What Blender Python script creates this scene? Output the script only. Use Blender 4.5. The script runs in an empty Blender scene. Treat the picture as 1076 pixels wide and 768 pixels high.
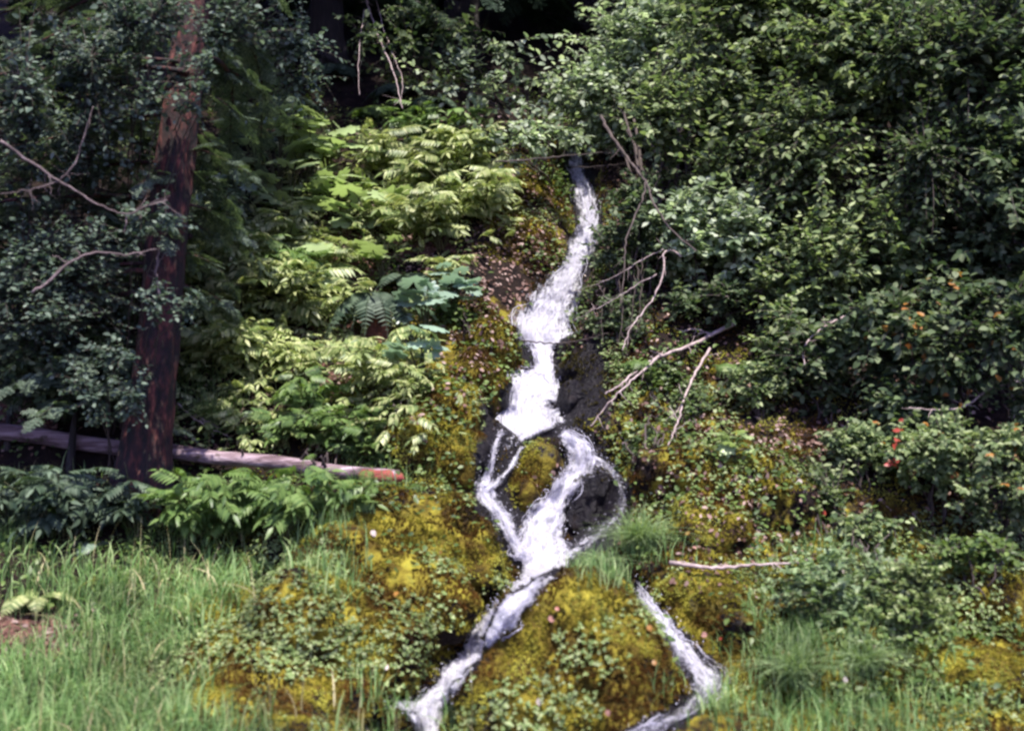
import bpy, math
import numpy as np
from mathutils import Vector
from mathutils.bvhtree import BVHTree

rng = np.random.default_rng(7)
scene = bpy.context.scene
COL = scene.collection
PI = math.pi

# ------------------------------------------------------------------ camera
F = 1154.0
CAM = np.array([0.0, 0.0, 1.6])
PITCH = math.radians(3.0)
FW = np.array([0.0, math.cos(PITCH), math.sin(PITCH)])
UP = np.array([0.0, -math.sin(PITCH), math.cos(PITCH)])
RT = np.array([1.0, 0.0, 0.0])
cam_d = bpy.data.cameras.new('camera')
cam = bpy.data.objects.new('camera', cam_d)
COL.objects.link(cam)
cam.location = CAM
cam.rotation_euler = (PI / 2 + PITCH, 0, 0)
cam_d.sensor_width = 36.0
cam_d.lens = 36.0 * F / 1076.0
cam_d.clip_start = 0.1
cam_d.clip_end = 500.0
cam_d.dof.use_dof = True
cam_d.dof.focus_distance = 10.2
cam_d.dof.aperture_fstop = 1.0
scene.camera = cam

SUN_DIR = np.array([0.10, -0.40, 0.91])
SUN_DIR /= np.linalg.norm(SUN_DIR)


def pixdir(u, v):
    d = FW + (u - 538.0) / F * RT + (384.0 - v) / F * UP
    return d / np.linalg.norm(d)


def project(P):
    q = P - CAM
    w = q @ FW
    w = np.where(w < 0.05, 0.05, w)
    return 538.0 + F * (q @ RT) / w, 384.0 - F * (q @ UP) / w, w


# ------------------------------------------------------------------ numeric helpers
def nrm(a):
    l = np.linalg.norm(a, axis=-1, keepdims=True)
    return a / np.where(l < 1e-9, 1.0, l)


def smooth(a, b, x):
    t = np.clip((x - a) / (b - a), 0, 1)
    return t * t * (3 - 2 * t)


def _hash(ix, iy, iz):
    h = (ix * 374761393 + iy * 668265263 + iz * 2147483647 * 3 + 1013904223) & 0xFFFFFFFF
    h = ((h ^ (h >> 13)) * 1274126177) & 0xFFFFFFFF
    h = (h ^ (h >> 16)) & 0xFFFFFFFF
    return h / 4294967295.0


def vnoise(P):
    P = np.asarray(P, float)
    i = np.floor(P).astype(np.int64)
    f = P - i
    f = f * f * (3 - 2 * f)
    out = 0
    for dx in (0, 1):
        for dy in (0, 1):
            for dz in (0, 1):
                w = (f[..., 0] if dx else 1 - f[..., 0]) * (f[..., 1] if dy else 1 - f[..., 1]) * (f[..., 2] if dz else 1 - f[..., 2])
                out = out + w * _hash(i[..., 0] + dx, i[..., 1] + dy, i[..., 2] + dz)
    return out * 2 - 1


def fbm(P, octv=4, lac=2.03, gain=0.5):
    s, a, tot = 0, 1.0, 0
    P = np.asarray(P, float)
    for _ in range(octv):
        s = s + a * vnoise(P)
        tot += a
        a *= gain
        P = P * lac + 17.3
    return s / tot


# ------------------------------------------------------------------ mesh helpers
def make_mesh(name, V, T, smooth_=True):
    V = np.ascontiguousarray(V, np.float32)
    T = np.ascontiguousarray(T, np.int32)
    me = bpy.data.meshes.new(name)
    me.vertices.add(len(V))
    me.vertices.foreach_set('co', V.ravel())
    me.loops.add(T.size)
    me.polygons.add(len(T))
    me.loops.foreach_set('vertex_index', T.ravel())
    me.polygons.foreach_set('loop_start', np.arange(0, T.size, T.shape[1], dtype=np.int32))
    me.polygons.foreach_set('use_smooth', np.full(len(T), smooth_))
    me.update(calc_edges=True)
    return me


def ob(name, V, T, mat, parent=None, smooth_=True):
    V = np.asarray(V, float)
    if parent is not None:
        V = V - np.array(parent['_base'])
    me = make_mesh(name, V, T, smooth_)
    o = bpy.data.objects.new(name, me)
    COL.objects.link(o)
    if mat is not None:
        me.materials.append(mat)
    if parent is not None:
        o.parent = parent
    return o


UP_ = np.array([0, 0, 1.0])
ALL_ROOTS = []


def thing(name, loc, label, cat, group=None):
    o = bpy.data.objects.new(name, None)
    COL.objects.link(o)
    o.empty_display_size = 0.1
    o.location = loc
    o['_base'] = [float(c) for c in loc]
    tag(o, label, cat, group)
    ALL_ROOTS.append(o)
    return o


def tag(o, label=None, cat=None, group=None, kind=None):
    if label:
        o['label'] = label
    if cat:
        o['category'] = cat
    if group:
        o['group'] = group
    if kind:
        o['kind'] = kind
    return o


def recentre(o):
    me = o.data
    n = len(me.vertices)
    co = np.empty(n * 3, np.float32)
    me.vertices.foreach_get('co', co)
    co = co.reshape(-1, 3)
    c = np.array([co[:, 0].mean(), co[:, 1].mean(), co[:, 2].min()])
    me.vertices.foreach_set('co', (co - c).astype(np.float32).ravel())
    o.location = c
    return o


class Acc:
    def __init__(self):
        self.V, self.T, self.n = [], [], 0

    def add(self, V, T):
        if len(V) == 0:
            return
        self.V.append(V)
        self.T.append(np.asarray(T) + self.n)
        self.n += len(V)

    def build(self, name, mat, parent=None, smooth_=True):
        return ob(name, np.concatenate(self.V), np.concatenate(self.T), mat, parent, smooth_)


def frames(d, n):
    d = nrm(d)
    x = nrm(np.cross(d, n))
    z = np.cross(x, d)
    return np.stack([x, d, z], -1)


def inst(tmpl, P, R, S):
    tv, tf = tmpl
    n, k = len(P), len(tv)
    S = np.asarray(S, float)
    if S.ndim == 1:
        loc = tv[None] * S[:, None, None]
    else:
        loc = tv[None] * S[:, None, :]
    V = P[:, None, :] + np.einsum('nij,nkj->nki', R, loc)
    T = tf[None] + (k * np.arange(n))[:, None, None]
    return V.reshape(-1, 3), T.reshape(-1, 3)


def tubes(paths, radii, sides=5, cap=True):
    """paths (n,k,3), radii (n,k)"""
    paths = np.asarray(paths, float)
    n, k, _ = paths.shape
    radii = np.asarray(radii, float)
    t = np.gradient(paths, axis=1)
    t = nrm(t)
    ref = np.array([0.31, 0.52, 0.79])
    a = nrm(np.cross(t, ref))
    b = np.cross(t, a)
    ang = np.arange(sides) * 2 * PI / sides
    ring = a[:, :, None, :] * np.cos(ang)[:, None] + b[:, :, None, :] * np.sin(ang)[:, None]
    V = paths[:, :, None, :] + ring * radii[:, :, None, None]
    V = V.reshape(-1, 3)
    i = np.arange(k - 1)[:, None]
    j = np.arange(sides)[None, :]
    q0 = i * sides + j
    q1 = i * sides + (j + 1) % sides
    q2, q3 = q1 + sides, q0 + sides
    tri = np.concatenate([np.stack([q0, q1, q2], -1).reshape(-1, 3), np.stack([q0, q2, q3], -1).reshape(-1, 3)])
    if cap:
        caps = [[0, c + 1, c] for c in range(1, sides - 1)]
        e = (k - 1) * sides
        caps += [[e, e + c, e + c + 1] for c in range(1, sides - 1)]
        tri = np.concatenate([tri, np.array(caps)])
    T = tri[None] + (k * sides * np.arange(n))[:, None, None]
    return V, T.reshape(-1, 3)


def bez(a, b, c, k):
    t = np.linspace(0, 1, k)[:, None]
    a, b, c = [np.asarray(x)[..., None, :] for x in (a, b, c)]
    return (1 - t) ** 2 * a + 2 * t * (1 - t) * b + t ** 2 * c


def resample(pts, k):
    pts = np.asarray(pts, float)
    s = np.r_[0, np.cumsum(np.linalg.norm(np.diff(pts, axis=0), axis=1))]
    q = np.linspace(0, s[-1], k)
    # smooth interpolation (catmull-like through cubic on each axis)
    out = np.stack([np.interp(q, s, pts[:, c]) for c in range(pts.shape[1])], -1)
    ker = np.array([0.25, 0.5, 0.25])
    for _ in range(max(1, k // (len(pts) * 2))):
        m = out.copy()
        m[1:-1] = ker[0] * out[:-2] + ker[1] * out[1:-1] + ker[2] * out[2:]
        out = m
    return out


# ------------------------------------------------------------------ leaf templates (tip along +Y, face +Z, length 1)
def t_blade(w, stations, widths, droop=0.15, fold=0.10):
    V, T = [], []
    prev = None
    for t, h in zip(stations, widths):
        z = -droop * t * t
        if h == 0:
            V.append((0, t, z)); cur = (len(V) - 1,)
        else:
            V.append((-h * w, t, z + fold * h * w * 2)); V.append((0, t, z)); V.append((h * w, t, z + fold * h * w * 2))
            cur = (len(V) - 3, len(V) - 2, len(V) - 1)
        if prev:
            if len(prev) == 1 and len(cur) == 3:
                T += [(prev[0], cur[1], cur[0]), (prev[0], cur[2], cur[1])]
            elif len(prev) == 3 and len(cur) == 3:
                T += [(prev[0], prev[1], cur[1]), (prev[0], cur[1], cur[0]), (prev[1], prev[2], cur[2]), (prev[1], cur[2], cur[1])]
            elif len(cur) == 1:
                T += [(prev[0], prev[1], cur[0]), (prev[1], prev[2], cur[0])]
        prev = cur
    return np.array(V, float), np.array(T)


OVATE = t_blade(0.30, [0, .22, .5, .78, 1], [0, .85, 1, .62, 0])
ROUND = t_blade(0.42, [0, .2, .5, .82, 1], [0, .8, 1, .7, 0], 0.1, 0.06)
LANCE = t_blade(0.15, [0, .3, .65, 1], [0, 1, .75, 0], 0.25, 0.1)
PINNA = t_blade(0.11, [0, .15, .6, 1], [0, 1, .7, 0], 0.12, 0.1)


def merge_t(parts):
    V, T, n = [], [], 0
    for v, t in parts:
        V.append(v); T.append(t + n); n += len(v)
    return np.concatenate(V), np.concatenate(T)


def place_t(t, pos, d, n, s):
    R = frames(np.array([d], float), np.array([n], float))
    return inst(t, np.array([pos], float), R, np.array([s], float))


def t_pinnate(pairs=6, ll=0.36, tmpl=LANCE):
    parts = []
    for i in range(pairs):
        t = 0.30 + 0.62 * i / pairs
        z = -0.22 * t * t
        for s in (-1, 1):
            parts.append(place_t(tmpl, (0, t, z), (s * 0.9, 0.55, -0.35), (0, 0.1, 1), ll * (1 - 0.25 * abs(i / pairs - 0.4))))
    parts.append(place_t(tmpl, (0, .93, -.2), (0, 1, -0.55), (0, 0.2, 1), ll * 1.05))
    # rachis
    y = np.linspace(0, .95, 5)
    V = np.concatenate([np.stack([np.full(5, -.008), y, -.22 * y * y], -1), np.stack([np.full(5, .008), y, -.22 * y * y], -1)])
    T = []
    for i in range(4):
        T += [(i, 5 + i, 6 + i), (i, 6 + i, i + 1)]
    parts.append((V, np.array(T)))
    return merge_t(parts)


PINNATE = t_pinnate()
TRI = merge_t([place_t(OVATE, (0, .25, 0), (0, 1, -.1), (0, 0, 1), .75),
               place_t(OVATE, (0, .25, 0), (.9, .25, -.1), (0, 0, 1), .62),
               place_t(OVATE, (0, .25, 0), (-.9, .25, -.1), (0, 0, 1), .62)])
CLOVER = merge_t([place_t(ROUND, (0, .05, 0), (math.sin(a), math.cos(a), .12), (0, 0, 1), .55) for a in (0, 2.09, -2.09)])


def t_palmate(lobes=7, seed=1):
    r = np.random.default_rng(seed)
    n = lobes * 4 + 1
    V = [(0, 0.0, 0.0)]
    for i in range(n):
        a = -2.75 + 5.5 * i / (n - 1)
        ph = (i % 4) / 4
        rad = (0.70, .90, 1.0, .90)[i % 4] * (0.80 + 0.2 * math.cos(a * 0.6)) * r.uniform(.94, 1.05)
        V.append((rad * math.sin(a), rad * math.cos(a), -0.22 * rad * rad + (0.05 if i % 4 == 2 else -0.02)))
    T = [(0, i + 1, i) for i in range(1, n)]
    # inner ring for curvature
    return np.array(V, float), np.array(T)


PALM = t_palmate()


def t_spray(nb=8, needles=5, seed=2):
    """flat conifer spray, twig along +Y"""
    r = np.random.default_rng(seed)
    parts = []
    V, T = [], []

    def strip(p0, d, L):
        d = np.array(d) / np.linalg.norm(d)
        side = np.array([d[1], -d[0], 0])
        for i in range(needles):
            t = (i + .5) / needles
            c = np.array(p0) + d * L * t + np.array([0, 0, -0.10 * L * t])
            nl = 0.075 * (1.1 - .6 * t)
            for s in (-1, 1):
                k = len(V)
                tip = c + side * s * nl + d * nl * 0.55 + np.array([0, 0, r.uniform(-.012, .02)])
                V.extend([tuple(c - d * L / needles * .55), tuple(c + d * L / needles * .45), tuple(tip)])
                T.append((k, k + 1, k + 2) if s < 0 else (k + 1, k, k + 2))

    for i in range(nb):
        t = .08 + .84 * i / nb
        L = 0.42 * (1 - t) + .10
        s = -1 if i % 2 else 1
        strip((0, t, -.12 * t * t), (s * 0.85, .62, 0), L * r.uniform(.85, 1.15))
        strip((0, t + .04, -.12 * t * t), (-s * 0.85, .62, 0), L * r.uniform(.85, 1.15))
    for j in range(3):
        strip((0, .1 + .3 * j, -.12 * (.1 + .3 * j) ** 2), (0, 1, 0), .32)
    return np.array(V, float), np.array(T)


SPRAY = t_spray()


# ------------------------------------------------------------------ materials
def newmat(name):
    m = bpy.data.materials.new(name)
    m.use_nodes = True
    nt = m.node_tree
    nt.nodes.clear()
    return m, nt.nodes, nt.links


def ramp(N, stops):
    r = N.new('ShaderNodeValToRGB')
    e = r.color_ramp.elements
    while len(e) < len(stops):
        e.new(0.5)
    for el, (p, c) in zip(e, stops):
        el.position = p
        el.color = (*c, 1)
    return r


def leafmat(name, cols, trans=0.35, rough=0.42, spec=0.35, tint=(0.9, 1.0, 0.45), backlight=1.3, patch=(1.6, .7, 1.3), pos=None):
    m, N, L = newmat(name)
    g = N.new('ShaderNodeNewGeometry')
    n = len(cols)
    r = ramp(N, [(i / (n - 1), c) for i, c in enumerate(cols)])
    L.new(g.outputs['Random Per Island'], r.inputs[0])
    src = r.outputs[0]
    if pos:
        pn = N.new('ShaderNodeTexNoise'); pn.inputs['Scale'].default_value = pos[0]; pn.inputs['Detail'].default_value = 4
        L.new(g.outputs['Position'], pn.inputs['Vector'])
        pr = ramp(N, pos[1]); L.new(pn.outputs[0], pr.inputs[0])
        pm = N.new('ShaderNodeMix'); pm.data_type = 'RGBA'; pm.blend_type = 'MULTIPLY'; pm.inputs[0].default_value = 1
        L.new(r.outputs[0], pm.inputs[6]); L.new(pr.outputs[0], pm.inputs[7])
        src = pm.outputs[2]
    no = N.new('ShaderNodeTexNoise')
    no.inputs['Scale'].default_value = patch[0]
    no.inputs['Detail'].default_value = 3
    L.new(g.outputs['Position'], no.inputs['Vector'])
    hs = N.new('ShaderNodeHueSaturation')
    mr = N.new('ShaderNodeMapRange')
    mr.inputs[1].default_value = .3
    mr.inputs[2].default_value = .7
    mr.inputs[3].default_value = patch[1]
    mr.inputs[4].default_value = patch[2]
    L.new(no.outputs[0], mr.inputs[0])
    L.new(mr.outputs[0], hs.inputs['Value'])
    L.new(src, hs.inputs['Color'])
    p = N.new('ShaderNodeBsdfPrincipled')
    p.inputs['Roughness'].default_value = rough
    p.inputs['Specular IOR Level'].default_value = spec
    L.new(hs.outputs[0], p.inputs['Base Color'])
    t = N.new('ShaderNodeBsdfTranslucent')
    mx = N.new('ShaderNodeMix')
    mx.data_type = 'RGBA'
    mx.blend_type = 'MULTIPLY'
    mx.inputs[0].default_value = 1
    mx.inputs[7].default_value = (tint[0] * backlight, tint[1] * backlight, tint[2] * backlight, 1)
    L.new(hs.outputs[0], mx.inputs[6])
    L.new(mx.outputs[2], t.inputs[0])
    s = N.new('ShaderNodeMixShader')
    s.inputs[0].default_value = trans
    L.new(p.outputs[0], s.inputs[1])
    L.new(t.outputs[0], s.inputs[2])
    o = N.new('ShaderNodeOutputMaterial')
    L.new(s.outputs[0], o.inputs[0])
    return m


def barkmat(name, stops, scale=(14, 14, 2.5), bump=0.6, rough=0.85, spot=None):
    m, N, L = newmat(name)
    tc = N.new('ShaderNodeTexCoord')
    mp = N.new('ShaderNodeMapping')
    mp.inputs['Scale'].default_value = scale
    L.new(tc.outputs['Object'], mp.inputs[0])
    no = N.new('ShaderNodeTexNoise')
    no.inputs['Scale'].default_value = 1
    no.inputs['Detail'].default_value = 6
    no.inputs['Roughness'].default_value = .65
    L.new(mp.outputs[0], no.inputs['Vector'])
    r = ramp(N, stops)
    L.new(no.outputs[0], r.inputs[0])
    col = r.outputs[0]
    if spot:
        n2 = N.new('ShaderNodeTexNoise')
        n2.inputs['Scale'].default_value = spot[1]
        n2.inputs['Detail'].default_value = 3
        L.new(tc.outputs['Object'], n2.inputs['Vector'])
        r2 = ramp(N, [(spot[2], (0, 0, 0)), (spot[2] + .08, (1, 1, 1))])
        L.new(n2.outputs[0], r2.inputs[0])
        mx = N.new('ShaderNodeMix'); mx.data_type = 'RGBA'
        L.new(r2.outputs[0], mx.inputs[0])
        L.new(col, mx.inputs[6])
        mx.inputs[7].default_value = (*spot[0], 1)
        col = mx.outputs[2]
    p = N.new('ShaderNodeBsdfPrincipled')
    p.inputs['Roughness'].default_value = rough
    L.new(col, p.inputs['Base Color'])
    b = N.new('ShaderNodeBump')
    b.inputs['Strength'].default_value = bump
    b.inputs['Distance'].default_value = .03
    L.new(no.outputs[0], b.inputs['Height'])
    L.new(b.outputs[0], p.inputs['Normal'])
    o = N.new('ShaderNodeOutputMaterial')
    L.new(p.outputs[0], o.inputs[0])
    return m


def groundmat(name):
    """soil / moss / wet rock / litter mixed by the mesh's 'zone' attribute (r wet plus painted flank shade, g moss, b litter)"""
    m, N, L = newmat(name)
    at = N.new('ShaderNodeAttribute'); at.attribute_name = 'zone'
    sep = N.new('ShaderNodeSeparateColor')
    L.new(at.outputs['Color'], sep.inputs[0])
    geo = N.new('ShaderNodeNewGeometry')

    def noise(scale, detail=5, rough=.6):
        n = N.new('ShaderNodeTexNoise')
        n.inputs['Scale'].default_value = scale
        n.inputs['Detail'].default_value = detail
        n.inputs['Roughness'].default_value = rough
        L.new(geo.outputs['Position'], n.inputs['Vector'])
        return n.outputs[0]

    def mix(fac, a, b):
        mx = N.new('ShaderNodeMix'); mx.data_type = 'RGBA'
        L.new(fac, mx.inputs[0]); L.new(a, mx.inputs[6]); L.new(b, mx.inputs[7])
        return mx.outputs[2]

    def edge(chan, nz, k=1.5):
        a = N.new('ShaderNodeMath'); a.operation = 'SUBTRACT'; L.new(nz, a.inputs[0]); a.inputs[1].default_value = .5
        b = N.new('ShaderNodeMath'); b.operation = 'MULTIPLY_ADD'; L.new(a.outputs[0], b.inputs[0]); b.inputs[1].default_value = k; L.new(chan, b.inputs[2])
        r = ramp(N, [(.38, (0, 0, 0)), (.62, (1, 1, 1))])
        L.new(b.outputs[0], r.inputs[0])
        return r.outputs[0]

    n_big, n_mid, n_fine = noise(2.2), noise(7), noise(45, 4)
    soil = ramp(N, [(.3, (.006, .0045, .005)), (.55, (.018, .012, .010)), (.75, (.040, .026, .018))]); L.new(n_mid, soil.inputs[0])
    litter = ramp(N, [(.3, (.030, .016, .014)), (.5, (.10, .052, .042)), (.62, (.20, .10, .08)), (.8, (.32, .22, .18))]); L.new(n_fine, litter.inputs[0])
    moss1 = ramp(N, [(.32, (.016, .010, .006)), (.44, (.07, .04, .009)), (.53, (.16, .12, .016)), (.63, (.33, .28, .035)), (.78, (.15, .17, .04))]); L.new(n_mid, moss1.inputs[0])
    moss2 = ramp(N, [(.37, (.018, .012, .006)), (.5, (.085, .07, .012)), (.64, (.24, .22, .03))]); L.new(n_big, moss2.inputs[0])
    half = N.new('ShaderNodeMix'); half.data_type = 'RGBA'; half.inputs[0].default_value = .45
    L.new(moss1.outputs[0], half.inputs[6]); L.new(moss2.outputs[0], half.inputs[7])
    rock = ramp(N, [(.3, (.002, .0015, .004)), (.6, (.008, .006, .009)), (.8, (.028, .020, .020))]); L.new(n_mid, rock.inputs[0])
    c = mix(edge(sep.outputs[2], n_mid), soil.outputs[0], litter.outputs[0])
    c = mix(edge(sep.outputs[1], n_mid), c, half.outputs[2])
    wet = edge(sep.outputs[0], n_mid)
    c = mix(wet, c, rock.outputs[0])
    p = N.new('ShaderNodeBsdfPrincipled')
    L.new(c, p.inputs['Base Color'])
    rr = N.new('ShaderNodeMapRange'); L.new(wet, rr.inputs[0]); rr.inputs[3].default_value = .95; rr.inputs[4].default_value = .34
    L.new(rr.outputs[0], p.inputs['Roughness'])
    sr = N.new('ShaderNodeMapRange'); L.new(wet, sr.inputs[0]); sr.inputs[3].default_value = .1; sr.inputs[4].default_value = .22
    L.new(sr.outputs[0], p.inputs['Specular IOR Level'])
    ad = N.new('ShaderNodeMath'); ad.operation = 'ADD'; L.new(n_mid, ad.inputs[0]); L.new(n_fine, ad.inputs[1])
    b = N.new('ShaderNodeBump'); b.inputs['Strength'].default_value = .8; b.inputs['Distance'].default_value = .04
    L.new(ad.outputs[0], b.inputs['Height']); L.new(b.outputs[0], p.inputs['Normal'])
    o = N.new('ShaderNodeOutputMaterial'); L.new(p.outputs[0], o.inputs[0])
    return m


def watermat():
    m, N, L = newmat('white_water')
    uv = N.new('ShaderNodeUVMap'); uv.uv_map = 'flow'
    ed = N.new('ShaderNodeUVMap'); ed.uv_map = 'edge'
    se = N.new('ShaderNodeSeparateXYZ'); L.new(ed.outputs[0], se.inputs[0])

    def noise(sx, sy, detail, rough, dist=0.4):
        mp = N.new('ShaderNodeMapping'); mp.inputs['Scale'].default_value = (sx, sy, 1)
        L.new(uv.outputs[0], mp.inputs[0])
        n = N.new('ShaderNodeTexNoise'); n.noise_dimensions = '2D'
        n.inputs['Scale'].default_value = 1; n.inputs['Detail'].default_value = detail; n.inputs['Roughness'].default_value = rough
        n.inputs['Distortion'].default_value = dist
        L.new(mp.outputs[0], n.inputs['Vector'])
        return n.outputs[0]

    def math_(op, a, b=None, c=None):
        n = N.new('ShaderNodeMath'); n.operation = op
        for i, x in enumerate((a, b, c)):
            if x is None:
                continue
            if isinstance(x, (int, float)):
                n.inputs[i].default_value = x
            else:
                L.new(x, n.inputs[i])
        return n.outputs[0]

    n1 = noise(30, 8.0, 6, .72)
    n2 = noise(85, 42, 4, .7, 1.5)
    nn = math_('MULTIPLY_ADD', n2, .55, math_('MULTIPLY', n1, .65))     # ~0.6 mean
    nn = math_('MULTIPLY_ADD', math_('SUBTRACT', nn, .6), 2.2, .6)
    e2 = math_('POWER', se.outputs[0], 2.4)
    thr = math_('MULTIPLY_ADD', e2, -.55, nn)                            # edges fray
    thr = math_('ADD', thr, math_('MULTIPLY', math_('SUBTRACT', se.outputs[1], .58), 1.2))   # density
    foam = ramp(N, [(.40, (0, 0, 0)), (.80, (1, 1, 1))]); L.new(thr, foam.inputs[0])
    film = ramp(N, [(.15, (0, 0, 0)), (.45, (1, 1, 1))]); L.new(thr, film.inputs[0])
    white = N.new('ShaderNodeBsdfPrincipled')
    n3 = noise(40, 16, 5, .75, 1.0)
    colr = ramp(N, [(.27, (.44, .43, .62)), (.39, (.80, .78, .90)), (.47, (.94, .93, .98))]); L.new(n3, colr.inputs[0])
    L.new(colr.outputs[0], white.inputs['Base Color'])
    white.inputs['Roughness'].default_value = .35
    bm = N.new('ShaderNodeBump'); bm.inputs['Strength'].default_value = .7; bm.inputs['Distance'].default_value = .03
    L.new(nn, bm.inputs['Height']); L.new(bm.outputs[0], white.inputs['Normal'])
    trl = N.new('ShaderNodeBsdfTranslucent'); trl.inputs[0].default_value = (.8, .8, .9, 1)
    wm = N.new('ShaderNodeMixShader'); wm.inputs[0].default_value = .35
    L.new(white.outputs[0], wm.inputs[1]); L.new(trl.outputs[0], wm.inputs[2])
    gl = N.new('ShaderNodeBsdfGlossy'); gl.inputs['Roughness'].default_value = .12; gl.inputs['Color'].default_value = (.8, .8, .9, 1)
    L.new(bm.outputs[0], gl.inputs['Normal'])
    tr = N.new('ShaderNodeBsdfTransparent'); tr.inputs[0].default_value = (.92, .91, .95, 1)
    fm = N.new('ShaderNodeMixShader'); fm.inputs[0].default_value = .10
    L.new(tr.outputs[0], fm.inputs[1]); L.new(gl.outputs[0], fm.inputs[2])
    clear = N.new('ShaderNodeBsdfTransparent')
    a = N.new('ShaderNodeMixShader'); L.new(film.outputs[0], a.inputs[0]); L.new(clear.outputs[0], a.inputs[1]); L.new(fm.outputs[0], a.inputs[2])
    b = N.new('ShaderNodeMixShader'); L.new(foam.outputs[0], b.inputs[0]); L.new(a.outputs[0], b.inputs[1]); L.new(wm.outputs[0], b.inputs[2])
    o = N.new('ShaderNodeOutputMaterial'); L.new(b.outputs[0], o.inputs[0])
    return m


M_GROUND = groundmat('forest_ground')
M_WATER = watermat()
M_RED_BARK = barkmat('red_bark', [(.40, (.004, .002, .002)), (.51, (.022, .006, .006)), (.60, (.075, .019, .014)), (.74, (.23, .07, .05))], (17, 17, 6.0), 1.0)
M_GREY_BARK = barkmat('grey_bark', [(.3, (.006, .005, .005)), (.55, (.02, .016, .016)), (.8, (.06, .05, .048))], (18, 18, 4), .8)
M_LOG = barkmat('weathered_log', [(.32, (.03, .018, .021)), (.46, (.12, .075, .083)), (.60, (.30, .22, .245)), (.80, (.52, .44, .48))], (1.2, 22, 22), .8, .85, ((.05, .035, .022), 7.0, .64))
M_LOG_END = barkmat('broken_red_wood', [(.3, (.07, .014, .012)), (.55, (.26, .05, .04)), (.8, (.40, .15, .12))], (3, 24, 24), .9)
M_STUMP = barkmat('rotten_wood', [(.3, (.018, .007, .005)), (.5, (.09, .026, .014)), (.7, (.22, .07, .035))], (20, 20, 2.5), 1.0)
M_DEADWOOD = barkmat('bare_wood', [(.3, (.14, .10, .095)), (.55, (.36, .28, .27)), (.8, (.58, .49, .48))], (12, 12, 12), .4)
M_DARKTWIG = barkmat('dark_twig', [(.3, (.02, .014, .012)), (.6, (.07, .05, .045)), (.8, (.14, .11, .10))], (12, 12, 12), .4)
M_GREYTWIG = barkmat('grey_twig', [(.3, (.05, .035, .034)), (.55, (.15, .11, .11)), (.8, (.30, .24, .25))], (12, 12, 12), .4)
M_STEM = barkmat('green_stem', [(.3, (.03, .035, .012)), (.7, (.09, .085, .035))], (8, 8, 8), .2)

M_YELLOW = leafmat('feathery_leaf', [(.11, .16, .055), (.20, .255, .09), (.33, .37, .15), (.46, .48, .24)], .35, .45, .4, (.95, 1, .6))
M_LEAF = leafmat('shrub_leaf', [(.045, .075, .032), (.105, .15, .065), (.19, .24, .105), (.33, .38, .20)], .38, .5, .22, (.9, 1, .6))
M_LEAF_SUN = leafmat('sunlit_shrub_leaf', [(.09, .13, .07), (.20, .26, .155), (.34, .40, .27), (.50, .55, .42)], .45, .45, .3, (.9, 1, .65))  # shrub leaf lightened; sunlight on the bright crowns is put into the colour
M_LEAF_SHADE = leafmat('shaded_shrub_leaf', [(.025, .045, .022), (.055, .085, .040), (.10, .14, .065), (.18, .21, .12)], .35, .55, .18, (.9, 1, .6))  # shrub leaf darkened; shade at the wall's end and depth is painted in
M_HAZE = leafmat('fine_tree_leaf', [(.028, .048, .036), (.06, .09, .066), (.10, .14, .105), (.19, .235, .185)], .35, .6, .15, (.9, 1, .7))
M_BROAD = leafmat('broad_leaf', [(.16, .23, .09), (.25, .33, .14), (.36, .43, .21)], .35, .4, .45, (.95, 1, .65))
M_BLUE = leafmat('blue_green_leaf', [(.12, .19, .13), (.21, .30, .22), (.33, .42, .33)], .3, .38, .6, (.9, 1, .8))
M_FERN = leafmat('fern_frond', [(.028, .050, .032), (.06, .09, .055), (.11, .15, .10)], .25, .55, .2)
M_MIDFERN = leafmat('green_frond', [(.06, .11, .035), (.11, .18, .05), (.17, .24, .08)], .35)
M_NEEDLE = leafmat('conifer_needle', [(.025, .045, .032), (.06, .09, .062), (.11, .15, .105), (.20, .245, .18)], .35, .5, .35)
M_NEEDLE_DK = leafmat('shaded_conifer_needle', [(.008, .018, .010), (.016, .032, .016), (.028, .05, .024)], .15, .6, .2)  # needle colour darkened to stand in for forest shade uphill
M_CLOVER = leafmat('clover_leaf', [(.06, .10, .03), (.13, .19, .06), (.21, .27, .10), (.33, .37, .19)], .3, .5, .2, (.95, 1, .6), 1.2, (3.0, .5, 1.35))
M_COVER = leafmat('small_cover_leaf', [(.035, .065, .018), (.075, .12, .03), (.13, .18, .05)], .3, .45, .35)
M_GRASS = leafmat('grass_blade', [(.08, .165, .05), (.14, .25, .08), (.22, .34, .13), (.36, .44, .20)], .4, .5, .25, (.95, 1, .7), 1.2, (2.2, .6, 1.35))
M_TUFT = leafmat('tuft_blade', [(.11, .17, .08), (.18, .26, .12), (.28, .35, .18)], .35, .45, .3)
M_MOSS = leafmat('moss_tuft', [(.5, .5, .5), (.8, .8, .8), (1.1, 1.1, 1.1)], .3, .8, .1, (1, .95, .45), 1.2,
                 pos=(2.6, [(.34, (.035, .02, .009)), (.43, (.13, .062, .015)), (.49, (.15, .115, .025)), (.55, (.34, .31, .045)), (.62, (.46, .46, .10)), (.72, (.20, .23, .06))]))
M_WETMOSS = leafmat('dark_moss_tuft', [(.015, .012, .004), (.04, .035, .008), (.08, .06, .012)], .2, .7, .2)
M_ORANGE = leafmat('orange_leaf', [(.26, .11, .025), (.34, .17, .04), (.24, .08, .03)], .3)
M_RED = leafmat('red_leaf', [(.30, .035, .025), (.42, .09, .055)], .3)
M_DEADPALE = leafmat('pale_dead_leaf', [(.45, .37, .33), (.60, .52, .47)], .2)
M_DEADPINK = leafmat('pink_dead_leaf', [(.30, .15, .12), (.40, .22, .18)], .2)
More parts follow.
